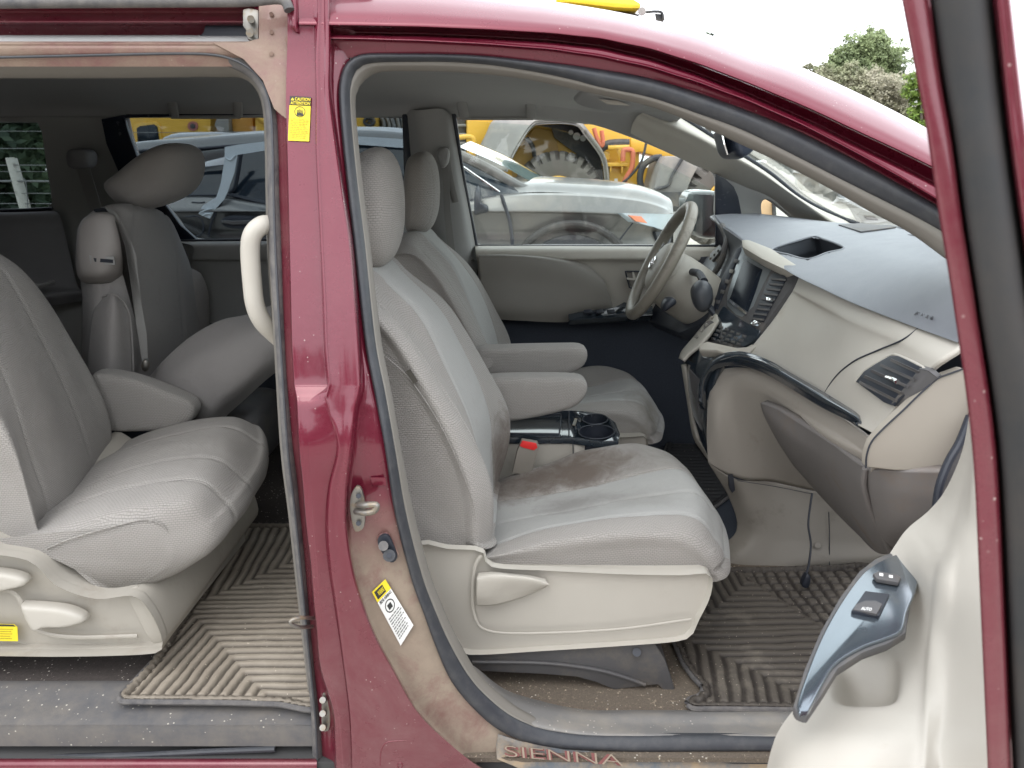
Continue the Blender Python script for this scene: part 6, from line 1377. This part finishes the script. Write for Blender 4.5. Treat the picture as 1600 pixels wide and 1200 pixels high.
def loader():
    c = empty('wheel_loader', W(930, 330, 11.8)); c.location.z = 0
    tag(c, 'yellow wheel loader behind the silver car, big lugged tyre under a grey mudguard', 'wheel loader')
    YL_ = 11.0
    slab('engine_hood', Q([(728, 150), (1000, 150), (1000, 300), (728, 330)], YL_+.5), 1.6, yel, c, bevel=.06)
    slab('rear_grille', Q([(660, 150), (727, 150), (727, 300), (660, 300)], YL_+.6), 1.4, mdark, c, bevel=.04)
    for k in range(5): tube('grille_bar', Q([(705, 182+k*14), (728, 182+k*14)], YL_+.55), .02, fgrey, c)
    tube('handrail', Q([(700, 217), (738, 215), (738, 240)], YL_+.2), .035, yel, c, n=20)
    slab('hood_panel', Q([(730, 160), (812, 162), (812, 186), (776, 188), (762, 205), (748, 240), (738, 250), (730, 250)], YL_+.44), .06, yel, c, bevel=.02)
    slab('dark_decal', Q([(749, 170), (768, 170), (768, 174), (749, 174)], YL_+.42), .01, mdark, c, bevel=0)
    slab('round_decal', Q([(784+7*math.cos(a), 170+7*math.sin(a)) for a in [k*math.pi/8 for k in range(16)]], YL_+.42), .01, plain('faded_red', (.5, .12, .08), .6), c, bevel=0)
    # mudguard: an arched plate with a return edge over the wheel
    FA = [(792, 268), (800, 247), (818, 215), (833, 195), (845, 191), (880, 190), (903, 194), (915, 208), (940, 242), (947, 270), (948, 297)]
    FB = [(740, 262), (745, 242), (760, 212), (773, 188), (800, 184), (854, 181), (887, 182), (905, 188), (918, 202), (944, 240), (951, 268), (953, 297)]
    a_ = spline(Q(FA, YL_-.25), 60); b_ = spline(Q(FB, YL_+.15), 60)
    grid('mudguard', [spline(Q(FA, YL_-.22), 60), a_, [p.lerp(q, .15) for p, q in zip(a_, b_)], b_, [p+Vector((0, 1.0, 0)) for p in b_]], fgrey, c, nu=60, nv=24, resamp=60, solid=.03, ang=30)
    slab('wheel_well_plate', Q([(838, 196), (880, 194), (903, 198), (938, 244), (945, 297), (925, 297), (900, 240), (866, 215), (862, 200)], YL_+.40), .05, mdark, c, bevel=.01)
    slab('inner_frame', Q([(800, 250), (835, 200), (865, 205), (872, 230), (870, 300), (800, 300)], YL_+.45), .05, plain('machine_ochre', (.42, .26, .07), .6, var=.2, vs=2), c, bevel=.01)
    for x, y, r in ((892, 207, 4), (901, 213, 6), (911, 216, 5)): tube('work_lamp', Q([(x, y), (x+.4, y)], YL_+.3)[:1]+[W(x, y, YL_+.42)], r*.0085, lampm, c, seg=16)
    tube('well_hose', Q([(822, 215), (832, 228), (835, 245)], YL_+.35), .03, mdark, c, n=16)
    tyre(872, 312, 77, YL_-.05, .62, c)
    # articulation joint: boxes, bracket shelf, hoses
    slab('frame_side', Q([(938, 245), (990, 245), (990, 262), (1045, 262), (1045, 330), (938, 330)], YL_+.55), .9, yel, c, bevel=.03)
    slab('shelf_box', Q([(940, 236), (953, 236), (953, 250), (940, 250)], YL_+.30), .4, yel, c, bevel=.02)
    slab('bracket_shelf', Q([(942, 254), (983, 254), (983, 260), (942, 260)], YL_+.20), .4, yel, c, bevel=.01)
    slab('bracket_panel', Q([(944, 260), (982, 260), (980, 290), (944, 290)], YL_+.35), .3, yel, c, bevel=.02)
    for x in (953, 971): slab('bracket_rib', Q([(x, 260), (x+3, 260), (x+2, 268), (x, 271)], YL_+.22), .1, yel, c)
    tube('shelf_rail', Q([(950, 231), (983, 230)], YL_+.25), .035, yel, c); tube('shelf_post', Q([(968, 231), (970, 254)], YL_+.25), .03, yel, c)
    org = plain('orange_hose', (.50, .14, .07), .6)
    tube('hydraulic_hose', Q([(973, 252), (974, 238), (977, 234), (987, 235), (989, 245), (987, 262), (980, 275), (974, 286), (968, 289)], YL_+.15), .035, org, c, n=60)
    tube('hydraulic_hose', Q([(928, 200), (932, 214), (939, 228), (942, 222), (940, 204)], YL_+.18), .03, org, c, n=40)
    tube('hydraulic_hose', Q([(1012, 212), (1006, 240), (1000, 256), (985, 275), (970, 288)], YL_+.12), .018, mdark, c, n=50)
    tube('hose_loop', Q([(1034, 246), (1020, 248), (1006, 258), (1000, 275), (1002, 292), (1010, 303), (1018, 305)], YL_+.05), .045, mdark, c, n=60)
    tube('hose_bundle', Q([(938, 232), (950, 226), (965, 224), (983, 224)], YL_+.30), .06, mdark, c, n=20)
    slab('hinge_block', Q([(985, 215), (1010, 215), (1050, 228), (1058, 246), (1024, 244), (1000, 238), (985, 240)], YL_+.4), .8, yel, c, bevel=.04)
    slab('lift_arm', Q([(900, 168), (1000, 190), (1070, 232), (1150, 300), (1140, 318), (1060, 262), (990, 214), (900, 196)], YL_+.65), .3, yel, c, bevel=.03)
    slab('white_tag', Q([(960, 279), (965, 279), (965, 288), (960, 288)], YL_+.34), .01, M['white_st'], c, bevel=0)
    # front mudguard and wheel
    FC = [(1023, 325), (1017, 308), (1023, 290), (1030, 262), (1039, 244), (1055, 244), (1067, 248), (1090, 261)]
    f0 = spline(Q(FC, YL_-.3), 40); f1 = spline(Q([(1070, 325), (1052, 328), (1074, 297), (1081, 279), (1090, 262), (1092, 260), (1095, 259), (1100, 262)], YL_-.35), 40)
    slab('mudguard', Q([(1018, 308), (1023, 290), (1030, 262), (1039, 244), (1055, 244), (1067, 248), (1091, 261), (1081, 279), (1074, 297), (1070, 330), (1020, 330)], YL_-.35), .9, fgrey, c, bevel=.03)
    tube('mudguard_rib', Q([(1066, 248), (1050, 275), (1044, 290), (1022, 296)], YL_-.37), .02, mdark, c, n=30)
    slab('flap', Q([(1018, 300), (1074, 300), (1066, 345), (1015, 345)], YL_-.4), .06, mdark, c, bevel=.01)
    tyre(1140, 318, 77, YL_-.25, .62, c)
    # cab with lamp and mirror above the minivan's roof
    slab('cab', Q([(890, 20), (1000, 20), (1000, 200), (880, 200)], YL_+.5), 1.4, mdark, c, bevel=.05)
    slab('cab_roof', Q([(868, -4), (880, -8), (990, -2), (1003, 6), (1000, 14), (960, 12), (890, 4), (870, 4)], YL_+.35), 1.7, plain('cab_roof_yellow', (.85, .58, .03), .4, coat=.3), c, bevel=.05)
    tube('work_lamp', [W(1003, 18, YL_+.25), W(1003, 18, YL_+.42)], .055, M['chrome'], c, seg=20)
    tube('mirror_bracket', Q([(1008, 19), (1024, 18), (1034, 20), (1037, 32)], YL_+.3), .018, mdark, c, n=24)
    slab('cab_mirror', Q([(1024, 21), (1035, 22), (1037, 34), (1026, 32)], YL_+.32), .05, mdark, c)
    return c
ld = loader()
def machine():
    c = empty('road_machine', W(380, 330, 12)); c.location.z = 0
    tag(c, 'yellow machine body with small dark window, seen through the tinted sliding door glass', 'machine')
    Y = 11.2
    slab('side_panel', Q([(150, 130), (330, 128), (330, 232), (218, 240), (150, 243)], Y), 1.6, yel, c, bevel=.08)
    slab('window_surround', Q([(207, 196), (214, 192), (244, 190), (250, 196), (256, 238), (212, 240)], Y-.03), .05, yel, c, bevel=.03)
    slab('dark_window', Q([(213, 200), (218, 197), (240, 194), (245, 198), (251, 234), (247, 236), (216, 237)], Y-.05), .04, M['dark_glass'], c, bevel=.01)
    tube('step_rail', Q([(205, 241), (262, 239)], Y-.1), .05, yel, c)
    slab('skirt', Q([(150, 243), (620, 238), (620, 330), (150, 330)], Y+.05), 1.4, mdark, c, bevel=.05)
    ring = slab('round_emblem', Q([(301+8*math.cos(a), 197+7.5*math.sin(a)) for a in [k*math.pi/10 for k in range(20)]], Y-.02), .03, plain('emblem_red', (.34, .12, .10), .6, var=.4, vs=30), c, bevel=0)
    slab('emblem_centre', Q([(301+4*math.cos(a), 197+4*math.sin(a)) for a in [k*math.pi/8 for k in range(16)]], Y-.03), .02, mdark, ring, bevel=0)
    slab('grey_mast', Q([(334, 130), (358, 130), (358, 206), (352, 210), (340, 205), (334, 195), (338, 184)], Y-.1), .3, fgrey, c, bevel=.03)
    slab('rear_panel', Q([(358, 130), (393, 130), (396, 210), (362, 206)], Y), 1.5, plain('machine_orange', (.50, .24, .04), .5), c, bevel=.04)
    slab('tail_box', Q([(396, 130), (480, 130), (480, 240), (398, 240)], Y-.15), 1.6, yel, c, bevel=.06)
    tube('tail_edge', Q([(397, 178), (414, 190), (450, 205)], Y-.18), .03, yel, c)
    slab('counterweight', Q([(500, 130), (588, 130), (588, 204), (500, 204)], Y-.2), 1.6, yel, c, bevel=.06)
    tube('oval_logo', Q([(577+8*math.cos(a), 190+6*math.sin(a)) for a in [k*math.pi/6 for k in range(12)]], Y-.22), .018, mdark, c, closed=True, n=40)
    slab('logo_bar', Q([(572, 194), (576, 187), (580, 187), (584, 192), (580, 196), (578, 190)], Y-.22), .02, mdark, c, bevel=0)
    slab('engine_block', Q([(590, 150), (650, 150), (650, 300), (590, 300)], Y+.1), 1.2, mdark, c, bevel=.03)
    for k in range(5): tube('engine_pipe', Q([(592+k*9, 178), (600+k*8, 192+3*k), (598+k*9, 212)], Y), .03, M['metal'] if k % 2 else fgrey, c, n=16)
    tyre(240, 345, 60, Y-.3, .5, c); tyre(520, 345, 60, Y-.3, .5, c)
    return c
mc = machine()
# ---- foliage
def leafmat(name, a, b, c3=None):
    t = NT(name); oi = t.n('ShaderNodeNewGeometry'); f = oi.outputs['Random Per Island']
    c = t.mix(f, a, b)
    if c3: c = t.mix(t.ramp(t.noise(.35, 3), .45, .6), c, c3)
    t.l(c, t.b.inputs['Base Color']); t.b.inputs['Roughness'].default_value = .65
    t.b.inputs['Specular IOR Level'].default_value = .25
    return t.m
bark = plain('bark', (.14, .12, .10), .9, var=.3, vs=3)
def tree(name, label, base, blobs, leaf, n, size, trunk_r=.2, parentgrp=None, seed=1):
    rnd = random.Random(seed); base = Vector(base)
    t = empty(name, base); tag(t, label, 'tree', parentgrp)
    V = []; Fc = []
    tot = sum(b[3]**2 for b in blobs)
    for (x, y, z, r) in blobs:
        k = int(n*r*r/tot); c = Vector((x, y, z))
        ncl = max(6, k//26)
        for _ in range(ncl):
            d = Vector((rnd.gauss(0, 1), rnd.gauss(0, 1), rnd.gauss(0, 1))).normalized()*r*(rnd.random()**.42)*rnd.uniform(.85, 1.12); d.z *= .9
            cc = c+d; cr = r*rnd.uniform(.10, .22)
            for _ in range(26):
                p = cc+Vector((rnd.gauss(0, .5), rnd.gauss(0, .5), rnd.gauss(0, .42)))*cr
                a = Vector((rnd.uniform(-1, 1), rnd.uniform(-1, 1), rnd.uniform(-1, 1))).normalized(); b = a.orthogonal().normalized(); s = size*rnd.uniform(.6, 1.3)
                i = len(V); V += [p-a*s, p+b*s*.5, p+a*s, p-b*s*.5]; Fc.append((i, i+1, i+2, i+3))
    o = fromvf('crown', V, Fc, leaf, t, recalc=False, ang=0)
    cx = sum(b[0] for b in blobs)/len(blobs); cy = sum(b[1] for b in blobs)/len(blobs); top = max(b[2] for b in blobs)
    tr = tube('trunk', [base, base.lerp(Vector((cx, cy, top)), .4)+Vector((.2, 0, 0)), Vector((cx, cy, top))], lambda u: trunk_r*(1-.8*u), bark, t, seg=10)
    for k, (x, y, z, r) in enumerate(blobs[:9]):
        s = base.lerp(Vector((cx, cy, top)), .3+.05*k)
        tube('limb', [s, s.lerp(Vector((x, y, z)), .5)+Vector((0, 0, .1*r)), Vector((x, y, z+.3*r))], lambda u: trunk_r*.45*(1-.8*u), bark, tr, seg=7)
    return t
def blob(px, py, Y, rp): c = W(px, py, Y); return (c.x, Y, c.z, rp/F*Y)
green = leafmat('leaf_green', (.17, .22, .10), (.32, .38, .19), (.14, .18, .09))
olive = leafmat('leaf_olive', (.27, .26, .18), (.46, .43, .33), (.22, .25, .13))
darkl = leafmat('leaf_dark', (.035, .06, .03), (.10, .14, .07), (.02, .035, .02))
Y = 46
b0 = W(1345, 260, Y); b0.z = 0
tree('leafy_tree', 'tall round green tree over the windscreen pillar, left of the open door', b0, [blob(1350, 85, Y, 40), blob(1325, 105, Y, 34), blob(1385, 95, Y, 32), blob(1300, 135, Y+1, 26), blob(1395, 135, Y, 32), blob(1345, 140, Y, 46), blob(1365, 68, Y, 22), blob(1280, 150, Y, 18)], green, 42000, .095, .35, seed=3)
b0 = W(1370, 260, Y-5); b0.z = 0
tree('bushy_tree', 'grey olive twiggy tree in front of the taller green tree', b0, [blob(1360, 140, Y-6, 36), blob(1325, 125, Y-6, 26), blob(1345, 165, Y-6, 34), blob(1400, 150, Y-6, 34), blob(1295, 118, Y-5, 18), blob(1262, 110, Y-3, 12), blob(1282, 112, Y-3, 14), blob(1405, 185, Y-6, 34)], olive, 32000, .075, .3, seed=5)
b0 = W(1440, 260, Y-10); b0.z = 0
tree('leafy_tree', 'bright green tree edge just left of the red door frame', b0, [blob(1440, 130, Y-9, 26), blob(1446, 175, Y-9, 30), blob(1470, 150, Y-9, 34), blob(1425, 210, Y-9, 30)], leafmat('leaf_fresh', (.10, .17, .03), (.2, .28, .06)), 16000, .08, .25, seed=8)
b0 = W(1105, 260, 70); b0.z = 0
tree('distant_tree', 'thin treetop just showing above the red roof beside the yellow cab', b0, [blob(1112, 56, 70, 11), blob(1095, 60, 70, 9), blob(1105, 66, 70, 14), blob(1100, 90, 70, 24)], darkl, 1500, .22, .3, seed=9)
for k, (x, y, r, Yt) in enumerate(((-150, 230, 90, 19), (10, 225, 95, 20), (150, 200, 80, 22))):
    b0 = W(x, 300, Yt); b0.z = 0
    tree('dense_tree', ['dark evergreen behind the fence post, seen in the rear side window', 'dark evergreen right of the fence post, mostly hidden by the rear pillar', 'dark evergreen left of the rear side window view'][(1, 0, 1)[k]] if k else 'dark evergreen at the far left edge, behind the wires', b0, [blob(x+dx, y+dy, Yt, r*f) for dx, dy, f in ((0, 0, 1), (-50, 30, .7), (50, 30, .7), (0, -60, .7), (20, 70, .9), (-30, 110, .8), (40, 120, .8))], darkl, 7000, .16, .3, seed=20+k)
# ---- fence in the rear side window
fn = empty('wire_fence', W(30, 330, 8.4)); fn.location.z = 0
tag(fn, 'wire fence with a pale rounded concrete post in the rear side window', 'fence')
pm_ = plain('concrete_post', (.62, .60, .52), .8, dirt=(.2, .18, .15), da=.55, db=.7, ds=9)
for px, dx in ((20, 22), (-420, 20), (460, 20)):
    t_, b_ = W(px, 256, 8.4), W(px+dx, 335, 8.4); d_ = (b_-t_); bt_ = t_+d_*((t_.z+.02)/(-d_.z))
    tube('post', [t_+Vector((0, 0, .05)), t_+Vector((0, 0, .03)), t_, t_.lerp(bt_, .5), bt_], lambda u: .030 if u < .01 else .055, pm_, fn, seg=16, n=30)
wr = plain('fence_wire', (.22, .22, .21), .6, metal=.3)
for y, r in ((205, .003), (232, .004), (258, .004), (268, .003), (283, .010), (302, .004), (318, .004), (345, .004)):
    tube('wire', Q([(-420, y+1), (-200, y+2), (25, y), (240, y+2), (460, y)], 8.36), r, wr, fn, seg=6, n=40)
tube('wire_twist', Q([(36, 278), (40, 284), (42, 300), (44, 326)], 8.33), .006, wr, fn, seg=6, n=20)
# ---- right-hand yard seen through the windscreen: a wrapped load of torn sheeting
def crumpled(name, label, outl, Yc, depth, mt, amp, seed, cat_='sheeting'):
    pts = spline(Q(outl, Yc), 60, True, True); c = sum(pts, Vector())/60; rows = []
    for j, (s, dy) in enumerate(((1, .0), (1.02, -.1), (.93, -.25*depth), (.75, -.42*depth), (.5, -.5*depth), (.2, -.55*depth), (.02, -.56*depth))):
        rows.append([Vector((c.x+(p.x-c.x)*s, Yc+dy, c.z+(p.z-c.z)*s)) for p in pts])
    def dd(u, v, p): return amp*(noise.noise(Vector((p.x*1.3+seed, p.y*1.3, p.z*2.2)))*1.4+abs(noise.noise(Vector((p.x*4+seed, p.y*4, p.z*5))))*.7)
    o = grid(name, rows, mt, None, nu=120, nv=60, cu=True, resamp=60, disp=dd, ang=25)
    bt_ = [Vector((c.x+(p.x-c.x), Yc+.3, c.z+(p.z-c.z))) for p in pts]
    tag(o, label, cat_); return o
def sheetmat(name, a, b, s, lo=.42, hi=.5):
    t = NT(name); c = t.mix(t.ramp(t.noise(s, 7, .7, dist=1.2), lo, hi), a, b); c = t.mix(t.math('MULTIPLY', t.noise(s*3, 5), .3), c, (.3, .3, .3))
    t.l(c, t.b.inputs['Base Color']); t.b.inputs['Roughness'].default_value = .5; return t.m
wsheet = sheetmat('white_sheet', (.34, .37, .37), (.78, .78, .75), .9)
crumpled('tarpaulin', 'crumpled grey green tarp under the mirror, seen through the windscreen', [(1160, 205), (1200, 195), (1260, 215), (1300, 235), (1290, 262), (1240, 275), (1200, 268), (1165, 240)], 15, 1.4, sheetmat('grey_tarp', (.24, .28, .28), (.40, .43, .42), .8), .35, 1)
crumpled('plastic_sheet', 'white torn sheet in the middle of the windscreen, above the far pillar', [(1222, 268), (1238, 245), (1262, 250), (1290, 262), (1330, 280), (1350, 300), (1345, 312), (1300, 318), (1262, 300), (1240, 290)], 13.5, 1.2, wsheet, .30, 4)
crumpled('plastic_sheet', 'smaller jagged white sheet low in the windscreen beside the dark crate', [(1298, 318), (1306, 304), (1318, 312), (1334, 303), (1344, 298), (1350, 312), (1350, 322), (1320, 326)], 12, .8, sheetmat('bright_sheet', (.7, .7, .68), (.85, .85, .83), 2), .12, 9)
cr_ = slab('crate', Q([(1347, 301), (1372, 308), (1384, 320), (1372, 324), (1347, 324)], 12.4), .8, plain('blue_grey_crate', (.12, .15, .17), .6, var=.3), None, bevel=.03)
tag(cr_, 'blue grey crate low in the windscreen beside the white sheets', 'crate')
dh = slab('drain_cover', [WZ(1350, 338, .01), WZ(1366, 339, .01), WZ(1372, 344, .01), WZ(1355, 343, .01)], .02, plain('rusty_iron', (.16, .13, .10), .7), None, bevel=0, d=(0, 0, 1))
tag(dh, 'dark square drain cover on pale ground beyond the windscreen', 'drain cover')
pb = empty('loading_bucket', W(1200, 325, 9.5)); pb.location.z = 0
tag(pb, 'pale orange machine bucket showing in the small quarter window', 'bucket')
slab('bucket_side', Q([(1172, 308), (1209, 309), (1211, 350), (1172, 352)], 9.5), .9, plain('faded_orange', (.62, .40, .22), .5), pb, bevel=.04)
slab('bucket_edge', Q([(1208, 316), (1212, 314), (1214, 350), (1209, 350)], 9.45), .2, mdark, pb)
slab('bucket_floor', Q([(1172, 352), (1212, 350), (1230, 372), (1172, 374)], 9.45), .9, mdark, pb)

# ---- unseen tree bank added behind the camera to darken reflections in the red paint
rnd = random.Random(77); V = []; Fc = []
for k in range(900):
    x = rnd.uniform(-45, 45); h = 5.5+2.2*noise.noise(Vector((x*.15, 3, 0))); c0 = Vector((x, -19+rnd.gauss(0, 1.2), h*rnd.random()**.7))
    for _ in range(14):
        p = c0+Vector((rnd.gauss(0, .6), rnd.gauss(0, .4), rnd.gauss(0, .5))); a = Vector((rnd.uniform(-1, 1), rnd.uniform(-1, 1), rnd.uniform(-1, 1))).normalized()*.42; b = a.orthogonal().normalized()*.3
        i = len(V); V += [p-a, p+b, p+a, p-b]; Fc.append((i, i+1, i+2, i+3))
wd = fromvf('added_reflection_trees', V, Fc, darkl, None, recalc=False, ang=0); tag(wd, 'dark trees added unseen behind the viewer to darken the paint reflections', 'wood', kind='stuff')
adopt(van)
for r_ in (door, dash, sw, cab): adopt(r_)
van['label'] = 'dark red minivan, side doors open, showing grey cloth seats and cream dashboard'
for r_ in (car1, car2, ld, mc, fn, pb): adopt(r_)
for o in [o for o in COL.objects if o.type == 'EMPTY' and o.parent is None and o.get('category') == 'tree']: adopt(o)
